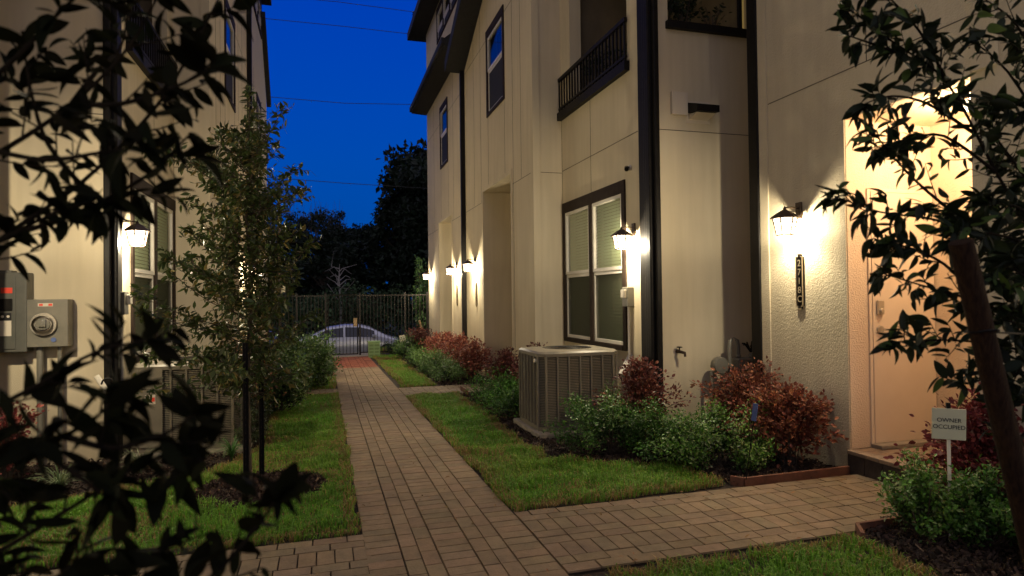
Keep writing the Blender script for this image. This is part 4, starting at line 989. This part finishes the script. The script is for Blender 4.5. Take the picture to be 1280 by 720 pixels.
loropetalum(3.06, 5.85, .40, .32, .82, 2400, 'red shrub in front of the rain pipe beside the air conditioner', (.13, .026, .022))
loropetalum(3.84, 4.66, .50, .32, .66, 3600, 'large red shrub against the lantern wall', (.20, .045, .03))
loropetalum(3.95, 5.35, .50, .36, .80, 2900, 'tall red shrub in front of the gas meter', (.20, .045, .03))
loropetalum(2.86, 8.6, .42, .55, .80, 2800, 'dark red shrub behind the right air conditioner', (.10, .018, .018))
loropetalum(2.75, 9.75, .36, .5, .72, 2000, 'dark red shrub before the tall recess', (.11, .020, .018))
for i, (x, y, h, lab) in enumerate([(2.68, 11.9, .78, 'red shrub in front of the tall recess'), (2.68, 13.1, .80, 'bright red shrub below the lantern with the rain pipe'), (2.66, 14.3, .78, 'bright red shrub below the second far lantern'), (2.66, 15.6, .72, 'red shrub before the far recess')]):
    loropetalum(x, y, .36, .62, h, 2200, lab, (.22, .045, .035), leaf=.045)
loropetalum(2.6, 18.0, .45, .45, .80, 2000, 'rounded dark red shrub at the far right corner', (.13, .03, .028), leaf=.05)
# lower right corner by the sign
gr2 = 'shrubs around the sign at the lower right'
boxwood(3.46, 3.02, .20, .20, .42, 2400, G2, 'small green shrub at the end of the lower right edging', group=gr2, extra=(.14, .20, .07), frac=.2)
boxwood(3.70, 2.82, .22, .20, .42, 2600, G1, 'green shrub directly under the sign', group=gr2, extra=(.10, .17, .05), frac=.2)
boxwood(3.72, 2.45, .24, .22, .40, 2200, G1, 'green shrub cut by the lower right picture edge', group=gr2, extra=(.10, .17, .05), frac=.2)
loropetalum(4.02, 3.12, .34, .30, .80, 3000, 'dark red shrub behind the sign', (.15, .018, .022), group=gr2)
loropetalum(4.05, 2.72, .30, .30, .66, 1900, 'dark red shrub at the right picture edge', (.12, .015, .02), group=gr2)
# left side
boxwood(-.62, 9.3, .40, .75, .85, 5200, (.05, .085, .022), 'tall leafy shrub between the left walk edge and the left house', 'leafy_shrub', group='leafy shrubs along the left house', leaf=.05, sprays=40, lump=.35)
boxwood(-.38, 12.0, .50, .7, .78, 5200, (.055, .10, .025), 'tall leafy shrub at the end of the left lawn', 'leafy_shrub', group='leafy shrubs along the left house', leaf=.06, sprays=40, lump=.35)
boxwood(-.45, 14.4, .62, .9, .72, 3600, (.06, .11, .03), 'leafy shrub near the sign pole', 'leafy_shrub', group='leafy shrubs along the left house', leaf=.07, sprays=40, lump=.35)
loropetalum(-.85, 8.6, .30, .4, 1.1, 900, 'reddish shrub behind the left air conditioner', (.16, .05, .03))
boxwood(-1.3, 9.6, .45, .5, .8, 2500, (.03, .05, .015), 'dark shrub close to the left wall', group='leafy shrubs along the left house', leaf=.05)
boxwood(-.75, 7.25, .16, .35, .55, 1500, (.03, .045, .015), 'dark low shrub beside the left air conditioner', leaf=.03)
def tuft(x, y, h, n, label, base=(.07, .13, .035), w=.010):
    z0 = float(gz(y)); a = rng.uniform(0, 2*PI, n); L = h*rng.uniform(.6, 1.2, n); le = rng.uniform(.3, 1.1, n); V = np.zeros((n, 9, 3), np.float32)
    dx, dy = np.cos(a), np.sin(a); sx, sy = -dy*w*.5, dx*w*.5
    for j, s in enumerate((0, .35, .65, .88)):
        c = np.stack([x+rng.normal(0, .0, n)+dx*L*le*s*s*.9, y+dy*L*le*s*s*.9, z0+L*(s-.55*le*s*s*s)], 1); q = np.stack([sx, sy, 0*sx], 1)*(1-.3*s)
        V[:, 2*j] = c-q; V[:, 2*j+1] = c+q
    V[:, 8] = np.stack([x+dx*L*le*.95, y+dy*L*le*.95, z0+L*(1-.62*le)], 1)
    o = mesh_np('grass_tuft', V.reshape(-1, 3), [(0, 1, 3, 2), (2, 3, 5, 4), (4, 5, 7, 6), (6, 7, 8)], n, 9, np.repeat(tint(n, base, .4), 9, 0), M['leaf_matte'])
    tag(o, label, 'plant', 'strap-leaved tufts by the left wall')
tuft(-2.0, 5.85, .30, 90, 'strap-leaved tuft in the left bed below the meter box', (.13, .17, .08))
tuft(-1.55, 6.3, .30, 70, 'strap-leaved tuft in front of the left corner pipe', (.13, .15, .08))
tuft(-2.45, 5.7, .26, 80, 'bright green tuft at the left picture edge', (.06, .18, .03))
tuft(-.85, 6.62, .28, 70, 'small green tuft at the foot of the left air conditioner', (.06, .14, .035))
loropetalum(-2.55, 6.35, .32, .28, .65, 700, 'sparse red shrub under the left meter box', (.20, .03, .03))

# branching trees
def vary(F):
    n = len(F); F = F.copy(); F[:, :, 0] *= rng.uniform(.7, 1.2, (n, 1)); F[:, :, 2] *= rng.uniform(-.6, 2.6, (n, 1)); return F
def leafy_tree(name, label, cat, trunk, tr, branches, leafsize, base, per, matl, template, spread, br=.008, droop=.1, extra=None, frac=0, twig=.5, group=None, tufts=5, seed=1, facing=None):
    """trunk: points, branches: list of point lists; leaves sit in whorls on short side twigs"""
    global rng
    rng = np.random.default_rng(seed)
    root = empty(name, tuple(trunk[0]), label, cat, group=group); B = Vector(trunk[0])
    m = MB(); m.tube([p-B for p in trunk], tr, 10); bk = M['bark' if matl == 'leaf' else 'dark_bark']; m.build('trunk', bk, root, smooth=True)
    m = MB(); pos = []; dr = []
    for br_pts in branches:
        P = [Vector(p) for p in br_pts]; Q = []
        for k in range(len(P)-1):
            p0, p1, p2, p3 = P[max(0, k-1)], P[k], P[k+1], P[min(len(P)-1, k+2)]
            for s in (0, .25, .5, .75):
                Q.append(.5*((2*p1)+(p2-p0)*s+(2*p0-5*p1+4*p2-p3)*s*s+(3*p1-p0-3*p2+p3)*s**3))
        Q.append(P[-1]); n = len(Q)
        m.tube([q-B for q in Q], list(np.linspace(br, br*.3, n)), 6, cap=False)
        Ln = sum((Q[i+1]-Q[i]).length for i in range(n-1)); nt = max(2, int(Ln*per))
        for i in range(nt+1):
            s = (i+.6*rng.random())/nt if i < nt else 1; s = min(1, .12+.88*s); q = s*(n-1.001); i0 = int(q); p = Q[i0].lerp(Q[i0+1], q-i0); dd = (Q[i0+1]-Q[i0]).normalized()
            v = Vector(rng.normal(0, 1, 3)); v = (v-dd*v.dot(dd)).normalized()
            L = spread*rng.uniform(.35, 1.2)*(1.1-.5*s) if s < 1 else .001
            dirv = (dd*.8+v*.9+Vector((0, 0, .25))).normalized(); e = p+dirv*L
            if s < 1: m.tube([p-B, p.lerp(e, .5)-B+Vector((0, 0, -.04*L)), e-B], [br*.35, br*.28, br*.2], 4, cap=False)
            nl = rng.integers(tufts-2, tufts+3)
            for k in range(nl):
                f = 1-(k/nl)*.95 if L > .01 else 1-.02*k
                b = p.lerp(e, max(.15, f)); w = Vector(rng.normal(0, 1, 3)); w = (w-dirv*w.dot(dirv)).normalized()
                ld = dirv*rng.uniform(.1, .8)+w*.9+Vector((0, 0, -droop*rng.uniform(.3, 2)))
                pos.append(tuple(b-B)); dr.append(tuple(ld))
    m.build('branches', bk, root, smooth=True)
    n = len(pos)
    batch('foliage', *template, np.array(pos), vary(frames(np.array(dr), unit(n)*.75+np.array((0, 0, .8)))), leafsize*rng.uniform(.45, 1.25, n), tint(n, base, .35, extra, frac), M[matl], root, smooth=True)
    return root, n
# young tree on the left lawn, between its stakes
tb = Vector((-.585, 5.60, 0)); tk = [tb, Vector((-.60, 5.60, .8)), Vector((-.57, 5.62, 1.6)), Vector((-.60, 5.6, 2.2)), Vector((-.58, 5.6, 2.8))]
r_ = np.random.default_rng(5); brs = []
for i in range(92):
    z = .74+1.98*(i/91)**1.05; a = i*2.4+r_.uniform(-.5, .5); 
    W = .60*min(1, max(0, (3.0-z)/.6))**.6*r_.choice([.4, .7, 1, 1.25])*r_.uniform(.85, 1.1)
    if .75 < z < 1.7: W *= 1.08
    if z > 2.5: W *= .9
    p = Vector((-.58, 5.6, z)); dx, dy = math.cos(a), math.sin(a); rise = r_.uniform(.10, .42) if z > 1.2 else r_.uniform(-.08, .20)
    W *= .60 if dx > 0 else 1.12
    brs.append([p, p+Vector((dx*W*.5, dy*W*.5, rise*.35)), p+Vector((dx*W, dy*W, rise))])
brs.append([Vector((-.58, 5.6, 1.2)), Vector((-.95, 5.5, 1.28)), Vector((-1.32, 5.45, 1.42))])
brs.append([Vector((-.58, 5.6, 1.55)), Vector((-.28, 5.6, 1.75)), Vector((-.10, 5.6, 1.98))])
brs.append([Vector((-.58, 5.6, .95)), Vector((-.9, 5.5, 1.05)), Vector((-1.3, 5.5, 1.18))])
brs.append([Vector((-.56, 5.6, 2.6)), Vector((-.54, 5.6, 2.8)), Vector((-.56, 5.6, 3.0))])
brs.append([Vector((-.56, 5.6, 2.5)), Vector((-.70, 5.6, 2.65)), Vector((-.80, 5.6, 2.85))])
leafy_tree('young_tree', 'young leafy tree in the mulch ring on the left lawn', 'tree', tk, [.020, .018, .015, .010, .005], brs, .066, (.062, .088, .024), 38, 'leaf', LEAF_MED, .15, br=.006, extra=(.20, .16, .05), frac=.12, tufts=6, seed=21)
for i, (x, y, h, lab) in enumerate([(-.585, 5.32, 1.22, 'front dark perforated metal stake beside the young tree'), (-.52, 5.86, 1.15, 'rear dark perforated metal stake behind the young tree')]):
    m = MB(); m.box(-.020, .020, -.003, .003, 0, h); m.box(-.020, -.015, -.022, -.003, 0, h); m.box(.015, .020, -.022, -.003, 0, h)
    o = m.build('tree_stake', M['black']); o.location = (x, y, -.05); o.rotation_euler = (0, 0, R(15))
    tag(o, lab, 'stake', 'metal stakes of the young tree')
    m = MB(); 
    for k in range(int(h/.06)): m.box(-.0045, .0045, -.0045, -.0035, .04+k*.06, .055+k*.06)
    m.build('punched_hole', M['soil'], o)
m = MB(); m.tube([(-.585, 5.335, 1.10), (-.55, 5.5, 1.12), (-.56, 5.63, 1.12), (-.62, 5.5, 1.11), (-.585, 5.335, 1.10)], .005, 5); tag(m.build('tree_tie', M['black']), 'thin tie looping the young tree to its stake', 'tie')

# tree close by on the right, in front of the entrance
D = 1.9
T_ = lambda *p: [at(a, b, d) for a, b, d in p]
trunk = T_((1345, 990, 2.0), (1335, 700, 2.0), (1325, 450, 2.0), (1310, 250, 2.0), (1300, 60, 2.05), (1290, -120, 2.1))
brs = [T_((1318, 340, 2.0), (1245, 215, 1.95), (1185, 105, 1.9), (1120, 55, 1.85), (1062, 12, 1.8)),
       T_((1185, 105, 1.9), (1150, 40, 1.85), (1100, -15, 1.8)), T_((1150, 78, 1.88), (1105, 60, 1.85), (1062, 45, 1.8)),
       T_((1245, 215, 1.95), (1180, 170, 1.9), (1130, 175, 1.85), (1090, 185, 1.8)), T_((1215, 165, 1.92), (1160, 130, 1.9), (1115, 120, 1.86), (1080, 130, 1.84)),
       T_((1318, 380, 2.0), (1235, 300, 1.9), (1170, 275, 1.85), (1100, 265, 1.8), (1043, 245, 1.75)),
       T_((1235, 300, 1.9), (1160, 240, 1.85), (1120, 200, 1.8), (1092, 165, 1.8)),
       T_((1320, 420, 2.0), (1230, 380, 1.9), (1170, 362, 1.85), (1104, 342, 1.8)),
       T_((1322, 450, 2.0), (1240, 430, 1.9), (1170, 425, 1.85), (1112, 428, 1.8)),
       T_((1230, 380, 1.9), (1180, 330, 1.85), (1135, 310, 1.85), (1110, 300, 1.82)),
       T_((1322, 460, 2.0), (1250, 470, 1.95), (1205, 480, 1.9)),
       T_((1310, 260, 2.0), (1250, 180, 2.0), (1210, 130, 2.0), (1165, 130, 1.95)), T_((1305, 160, 2.0), (1260, 90, 1.95), (1215, 50, 1.9)),
       T_((1300, 90, 2.0), (1270, 30, 1.95), (1225, -5, 1.9)), T_((1310, 300, 2.0), (1275, 260, 1.9), (1235, 255, 1.85)), T_((1315, 330, 2.0), (1270, 300, 1.85), (1215, 290, 1.8), (1185, 300, 1.8)),
       T_((1320, 400, 2.0), (1280, 370, 1.85), (1230, 350, 1.8)), T_((1320, 350, 2.0), (1285, 310, 2.1), (1240, 320, 2.1)), T_((1318, 300, 2.0), (1280, 230, 2.1), (1245, 205, 2.1)),
       T_((1322, 430, 2.0), (1290, 410, 1.85), (1255, 400, 1.8)), T_((1322, 480, 2.0), (1300, 520, 1.9), (1262, 560, 1.85)), T_((1322, 470, 2.0), (1290, 500, 1.9), (1250, 500, 1.9)),
       T_((1310, 200, 2.0), (1290, 140, 1.9), (1250, 130, 1.9)),
       T_((1320, 300, 2.05), (1270, 345, 2.1), (1225, 300, 2.1)), T_((1320, 260, 2.05), (1265, 280, 2.15), (1225, 240, 2.15)), T_((1320, 380, 2.05), (1280, 420, 2.1), (1240, 390, 2.1)),
       T_((1320, 200, 2.05), (1275, 210, 2.1), (1240, 170, 2.15)), T_((1325, 440, 2.05), (1285, 450, 1.9), (1265, 480, 1.85)), T_((1318, 340, 2.05), (1290, 350, 1.8), (1262, 330, 1.8)), T_((1310, 120, 2.05), (1280, 80, 2.0), (1262, 40, 2.0))]
_, nl = leafy_tree('garden_tree', 'dark broad-leaved tree close by at the right before the entrance', 'tree', trunk, [.03, .028, .024, .018, .012, .006], brs, .059, (.016, .024, .010), 25, 'leaf_front', LEAF_BIG, .10, br=.0055, droop=.16, extra=(.06, .10, .025), frac=.12, tufts=6, seed=8)
print('right tree leaves', nl)
s0, s1 = at(1201, 302, 1.52), at(1262, 560, 1.60); dv = (s1-s0)/(s0.z-s1.z); foot = s1+dv*(s1.z+.02)
t = empty('wooden_stake', tuple(foot), 'thick leaning wooden stake tied to the right tree', 'stake')
m = MB(); m.tube([(0, 0, -.1), (s0-foot)*.5, s0-foot], [.031, .029, .026], 16); m.build('post', M['stake'], t, smooth=True)
q = s0.lerp(s1, .42); m = MB(); m.tube([q-foot+Vector((.033*math.cos(a*.6), .033*math.sin(a*.6), .004*math.sin(a))) for a in range(12)]+[at(1325, 420, 2.0)-foot], .003, 6); m.build('tie_wire', M['black'], t)

# blurred tree close by on the left
trunk = T_((-170, 1300, 1.15), (-150, 800, 1.1), (-130, 500, 1.05), (-110, 250, 1.05), (-90, 60, 1.0), (-60, -120, 1.0))
brs = [T_((-130, 420, 1.05), (0, 300, 1.1), (100, 230, 1.15), (190, 140, 1.15), (240, 62, 1.15), (285, -25, 1.15)),
       T_((-110, 250, 1.05), (0, 190, 1.05), (90, 130, 1.05), (160, 60, 1.05), (200, -10, 1.05)), T_((-100, 160, 1.0), (0, 90, 1.0), (70, 20, 1.0), (120, -30, 1.0)),
       T_((0, 300, 1.1), (110, 260, 1.05), (190, 215, 1.05), (235, 170, 1.0)), T_((-120, 350, 1.05), (-20, 310, 1.0), (60, 270, 1.0), (120, 250, 1.0)),
       T_((90, 130, 1.05), (150, 130, 1.0), (215, 110, 1.0), (262, 88, 1.0)), T_((100, 230, 1.15), (60, 180, 1.1), (40, 120, 1.1), (30, 60, 1.1)), T_((0, 190, 1.05), (60, 200, .95), (130, 190, .95), (180, 185, .95)),
       T_((90, 130, 1.05), (120, 90, 1.1), (150, 60, 1.2), (160, 20, 1.2)), 
       T_((-130, 560, 1.0), (-30, 520, .95), (50, 480, .9), (120, 440, .9), (185, 425, .9)), T_((-135, 640, 1.0), (-20, 590, .9), (80, 545, .85), (150, 500, .85)),
        T_((-140, 760, 1.0), (-20, 700, .9), (80, 640, .85), (160, 590, .85), (225, 560, .85)), 
       T_((-140, 820, 1.0), (40, 740, .85), (120, 690, .82), (200, 690, .8)), T_((40, 740, .85), (200, 760, .82), (270, 715, .85), (320, 660, .85), (345, 625, .85)), T_((-20, 590, .9), (30, 560, .85), (90, 590, .8), (130, 620, .8)),  T_((80, 545, .85), (140, 560, .82), (200, 545, .82), (240, 520, .82))]
_, nl = leafy_tree('garden_tree', 'dark blurred broad-leaved tree very close at the left', 'tree', trunk, [.025, .024, .022, .018, .012, .006], brs, .058, (.009, .010, .004), 19, 'leaf_black', LEAF_BIG, .10, br=.0050, droop=.22, tufts=5, seed=31)
print('left tree leaves', nl)

# trees beyond the street
rng = np.random.default_rng(77)
def far_tree(px, py_top, depth, wpx, label, dense=1.0, nb=46, col_=(.012, .022, .010), bare=0, leaf=.28):
    top = at(px, py_top, depth); g0 = -1.0; H = top.z-g0; r = wpx/FPX*depth*.5
    t = empty('background_tree', (top.x, top.y, g0), label, 'tree', group='dark trees beyond the street')
    m = MB(); m.tube([(0, 0, 0), (.1, 0, H*.4), (-.05, .1, H*.8)], [.16, .11, .04], 8); m.build('trunk', M['bark'], t, smooth=True)
    m = MB(); tips = []
    for i in range(nb):
        a = rng.uniform(0, 2*PI); z = H*rng.uniform(.18, .95); e = math.sin(min(1, max(.1, z/H))*PI*.82)**.6*rng.uniform(.45, 1.1)
        p0 = Vector((0, 0, z*.7)); p1 = Vector((r*e*math.cos(a), r*e*math.sin(a)*.8, z))
        m.tube([p0, p0.lerp(p1, .5)+Vector((0, 0, .1)), p1], [.05, .03, .012], 4, cap=False); tips.append(p1)
        if bare:
            for k in range(3):
                p2 = p1+Vector((rng.normal(0, .25), rng.normal(0, .25), rng.uniform(.5, 1.3))); m.tube([p0.lerp(p1, .7), p2], [.018, .006], 3, cap=False)
    m.build('branches', M['bark'], t)
    T = np.array([tuple(v) for v in tips]); n = int(6500*dense); k = rng.integers(0, len(T), n)
    pos = T[k]+unit(n)*(rng.random((n, 1))**.5)*(.16*r+.35)*rng.uniform(.5, 1.3, (len(T), 1))[k]
    pos[:, 2] = np.clip(pos[:, 2], .1, H*1.03)
    batch('foliage', *LEAF_TINY, pos, frames(unit(n), unit(n)), leaf*rng.uniform(.5, 1.3, n), tint(n, col_, .4), M['leaf_matte'], t)
far_tree(592, 186, 38, 215, 'tallest dark tree beside the right house', 7, nb=130, leaf=.40)
far_tree(508, 256, 37, 80, 'dark bushy tree in front of the tallest tree', 2.2, nb=60)
far_tree(467, 285, 44, 70, 'low dark tree in the dip of the skyline', 1.3)
far_tree(395, 250, 42, 70, 'twiggy thin-crowned tree left of the skyline dip', .7, bare=1, leaf=.2)
far_tree(420, 262, 46, 60, 'thin twiggy tree behind the pale sapling', .8, bare=1, leaf=.2)
far_tree(438, 288, 39, 60, 'low dark tree right of the twiggy trees', 1.4)
far_tree(370, 258, 44, 70, 'twiggy tree right of the sign pole', .9, bare=1, leaf=.2)
far_tree(340, 280, 37, 80, 'dark tree behind the sign pole', 1.6)
far_tree(300, 265, 41, 90, 'dark tree hidden mostly by the left house', 1.2)
far_tree(405, 300, 36, 80, 'lowest dark tree behind the wooden fence', 1.6)
far_tree(575, 250, 45, 100, 'dark tree behind the right house corner', .8)
q = at(425, 372, 33.5)
t = empty('bare_sapling', (q.x, q.y, -1.0), 'pale leafless sapling behind the wooden fence', 'tree')
q2 = at(425, 330, 33.5); H = q2.z+1.0
m = MB(); m.tube([(0, 0, 0), (.05, 0, H*.5), (-.05, 0, H*.8), (.0, 0, H)], [.07, .06, .045, .012], 6); m.build('trunk', M['palebark'], t)
m = MB()
for i in range(15):
    z = H*(.55+.42*i/15); s = 1 if i % 2 else -1; m.tube([(0, 0, z), (s*.3*rng.uniform(.3, 1.5), rng.normal(0, .2), z+rng.uniform(.1, .4)), (s*.6*rng.uniform(.3, 1.5), rng.normal(0, .4), z+.35+rng.uniform(-.3, .7))], [.028, .018, .008], 4, cap=False)
m.build('branches', M['palebark'], t)
# undergrowth beyond the street
n = 26000; a, b = at(250, 400, 34), at(620, 400, 34)
P = np.stack([rng.uniform(a.x-4, b.x+3, n), rng.uniform(33.0, 39, n), np.zeros(n)], 1); hh = 2.0+1.6*vnoise(P[:, :2], .7, 4); P[:, 2] = -1+hh*rng.random(n)**.7
tag(batch('undergrowth', *LEAF_TINY, P, frames(unit(n), unit(n)), rng.uniform(.1, .26, n), tint(n, (.06, .10, .04), .5), M['leaf_matte']), 'dark tangled undergrowth across the street', 'undergrowth', None, 'stuff')
# small tree branch at the far right corner
boxwood(2.98, 20.4, .22, .4, 2.7, 1300, (.05, .10, .03), 'green tree crown peeping past the far right corner', 'small_tree', 'tree', leaf=.10, sprays=30, lump=.16)

# ------------------------------------------------------------------ edging boards, signs, pots
def board(pts, label, h=.075):
    m = MB(); w_ = .012
    for a, b in zip(pts, pts[1:]):
        a, b = Vector(a), Vector(b); nn = Vector((-(b-a).y, (b-a).x)).normalized()*w_
        m.add([(a.x-nn.x, a.y-nn.y, 0), (b.x-nn.x, b.y-nn.y, 0), (b.x+nn.x, b.y+nn.y, 0), (a.x+nn.x, a.y+nn.y, 0), (a.x-nn.x, a.y-nn.y, h), (b.x-nn.x, b.y-nn.y, h), (b.x+nn.x, b.y+nn.y, h), (a.x+nn.x, a.y+nn.y, h)], [(0, 1, 5, 4), (1, 2, 6, 5), (2, 3, 7, 6), (3, 0, 4, 7), (4, 5, 6, 7)])
    tag(m.build('garden_edging', M['edging'], bevel=.003), label, 'edging', 'rusty garden edging')
board([(3.06, 4.37), (3.12, 4.285), (4.14, 4.30)], 'rusty edging board between the side walk and the right bed')
board([(3.06, 3.08), (3.16, 3.225), (3.55, 3.235)], 'dark edging board at the lower right bed corner')
board([(2.12, 10.2), (2.12, 9.7)], 'short edging at the corner of the middle side walk')
board([(-.02, 13.0), (.15, 12.98), (.19, 13.3)], 'dark edging at the far end of the left lawn', .05)
sp_ = at(1186, 530, 3.8)
t = empty('yard_sign', (sp_.x, sp_.y, .0), 'small pale sign reading OWNER OCCUPIED on a stake', 'sign', R(-34))
hh = sp_.z
m = MB(); m.box(-.088, .088, -.004, .004, -.092, .092); ob = m.build('board', M['sign'], t, loc=(0, 0, hh), bevel=.002); ob.rotation_euler = (0, R(1.5), 0)
text_mesh('OWNER', .034, 'lettering', M['ink'], ob, (0, -.0055, .022), (R(90), 0, 0), .0006)
text_mesh('OCCUPIED', .034, 'lettering', M['ink'], ob, (0, -.0055, -.018), (R(90), 0, 0), .0006)
m = MB(); m.box(-.009, .009, .005, .014, -.05, hh+.115); m.build('stake', M['pvc'], t)
m = MB(); m.box(-.010, .010, -.006, .016, hh+.093, hh+.125); m.build('clip', M['black'], t)
q = at(942, 526, 4.75)
m = MB(); m.box(-.018, .018, -.003, .003, 0, .13, 0); m.box(-.003, .003, .004, .008, -.45, .0, 1); o = m.build('garden_marker', [M['blue'], M['black']]); o.location = q; o.rotation_euler = (0, R(8), R(-50)); tag(o, 'small blue marker stuck among the red and green shrubs', 'marker')
def pot(x, y, z, r, h, ph, n, label, pm, base=(.02, .035, .012)):
    t = empty('potted_plant', (x, y, z), label, 'plant', group='potted plants on the corner balcony')
    m = MB(); m.lathe([(r*.7, 0), (r, h*.9), (r*1.08, h*.92), (r*1.08, h), (r*.9, h)], 16); m.build('pot', pm, t, smooth=True)
    m = MB(); T = []
    for i in range(14):
        a = rng.uniform(0, 2*PI); e = Vector((r*1.6*rng.uniform(.2, 1)*math.cos(a), r*1.6*rng.uniform(.2, 1)*math.sin(a), h+ph*rng.uniform(.5, 1))); m.tube([(0, 0, h*.9), e*.5+Vector((0, 0, h*.6)), e], .004, 4, cap=False); T.append(tuple(e))
    m.build('stem', M['bark'], t); T = np.array(T); k = rng.integers(0, 14, n); pos = T[k]*rng.uniform(.75, 1, (n, 1))+unit(n)*.06
    batch('foliage', *LEAF_MED, pos, frames(unit(n), unit(n)), rng.uniform(.04, .08, n), tint(n, base, .4), M['leaf'], t)
pot(3.83, 6.55, 4.3, .12, .32, .45, 260, 'bushy plant in a white pot at the balcony corner', M['white_pot'])
pot(4.10, 6.6, 4.3, .11, .28, .45, 220, 'bushy plant in a dark pot beside the white pot', M['terracotta'])
pot(4.48, 6.62, 4.3, .12, .30, .35, 60, 'sparse twiggy plant in a dark pot by the lit curtain', M['terracotta'])
pot(3.85, 8.6, 4.3, .14, .3, .55, 240, 'leafy plant behind the far end of the balcony rail', M['terracotta'])
pot(3.9, 7.9, 4.3, .14, .25, .45, 160, 'low plant behind the middle of the balcony rail', M['terracotta'])

# ------------------------------------------------------------------ sky and light
w = bpy.data.worlds.new('World'); scn.world = w; w.use_nodes = True; N = w.node_tree.nodes; L = w.node_tree.links; N.clear()
sky = N.new('ShaderNodeTexSky'); sky.sky_type = 'NISHITA'; sky.sun_disc = False; sky.sun_elevation = R(-1.5); sky.sun_rotation = R(200); sky.ozone_density = 4
mul = N.new('ShaderNodeMix'); mul.data_type = 'RGBA'; mul.blend_type = 'MULTIPLY'; mul.inputs[0].default_value = 1; mul.inputs[7].default_value = (.02, 4.5, 14, 1)
bg = N.new('ShaderNodeBackground'); bg.inputs[1].default_value = .1; out = N.new('ShaderNodeOutputWorld')
L.new(sky.outputs[0], mul.inputs[6])
tc = N.new('ShaderNodeTexCoord'); sx = N.new('ShaderNodeSeparateXYZ'); L.new(tc.outputs['Generated'], sx.inputs[0])
rp = N.new('ShaderNodeValToRGB'); L.new(sx.outputs[2], rp.inputs[0]); e = rp.color_ramp.elements
e[0].position = 0; e[0].color = (.0, .083, .42, 1); e[1].position = 1; e[1].color = (0, .006, .06, 1)
for p_, c_ in ((.2, (0, .078, .47)), (.45, (0, .050, .49)), (.62, (0, .02, .2))): q_ = e.new(p_); q_.color = (*c_, 1)
vm = N.new('ShaderNodeMix'); vm.data_type = 'RGBA'; vm.blend_type = 'MULTIPLY'; vm.inputs[0].default_value = 1; vm.inputs[7].default_value = (10, 10, 10, 1); L.new(rp.outputs[0], vm.inputs[6])
mk = N.new('ShaderNodeMix'); mk.data_type = 'RGBA'; mk.inputs[0].default_value = .8; mk.clamp_result = False; L.new(mul.outputs[2], mk.inputs[6]); L.new(vm.outputs[2], mk.inputs[7])
mr = N.new('ShaderNodeMapRange'); mr.interpolation_type = 'SMOOTHSTEP'; mr.inputs[1].default_value = .25; mr.inputs[2].default_value = .82; L.new(sx.outputs[1], mr.inputs[0])
gl = N.new('ShaderNodeMix'); gl.data_type = 'RGBA'; gl.clamp_result = False; gl.inputs[6].default_value = (3.5, 3.3, 4.4, 1); L.new(mr.outputs[0], gl.inputs[0]); L.new(mk.outputs[2], gl.inputs[7]); L.new(gl.outputs[2], bg.inputs[0]); L.new(bg.outputs[0], out.inputs[0])
sd = bpy.data.lights.new('dusk_light', 'SUN'); sd.energy = .004; sd.angle = R(20); sd.color = (.5, .65, 1); so = bpy.data.objects.new('dusk_light', sd); col.objects.link(so); so.rotation_euler = (R(50), 0, R(200))

scn.view_settings.view_transform = 'Standard'; scn.view_settings.look = 'None'; scn.view_settings.exposure = 0; scn.view_settings.gamma = 1
scn.cycles.use_denoising = True
try: scn.cycles.denoiser = 'OPENIMAGEDENOISE'
except Exception: pass
scn.cycles.max_bounces = 8; scn.cycles.transparent_max_bounces = 16; scn.cycles.sample_clamp_indirect = 4; scn.cycles.caustics_reflective = False; scn.cycles.caustics_refractive = False
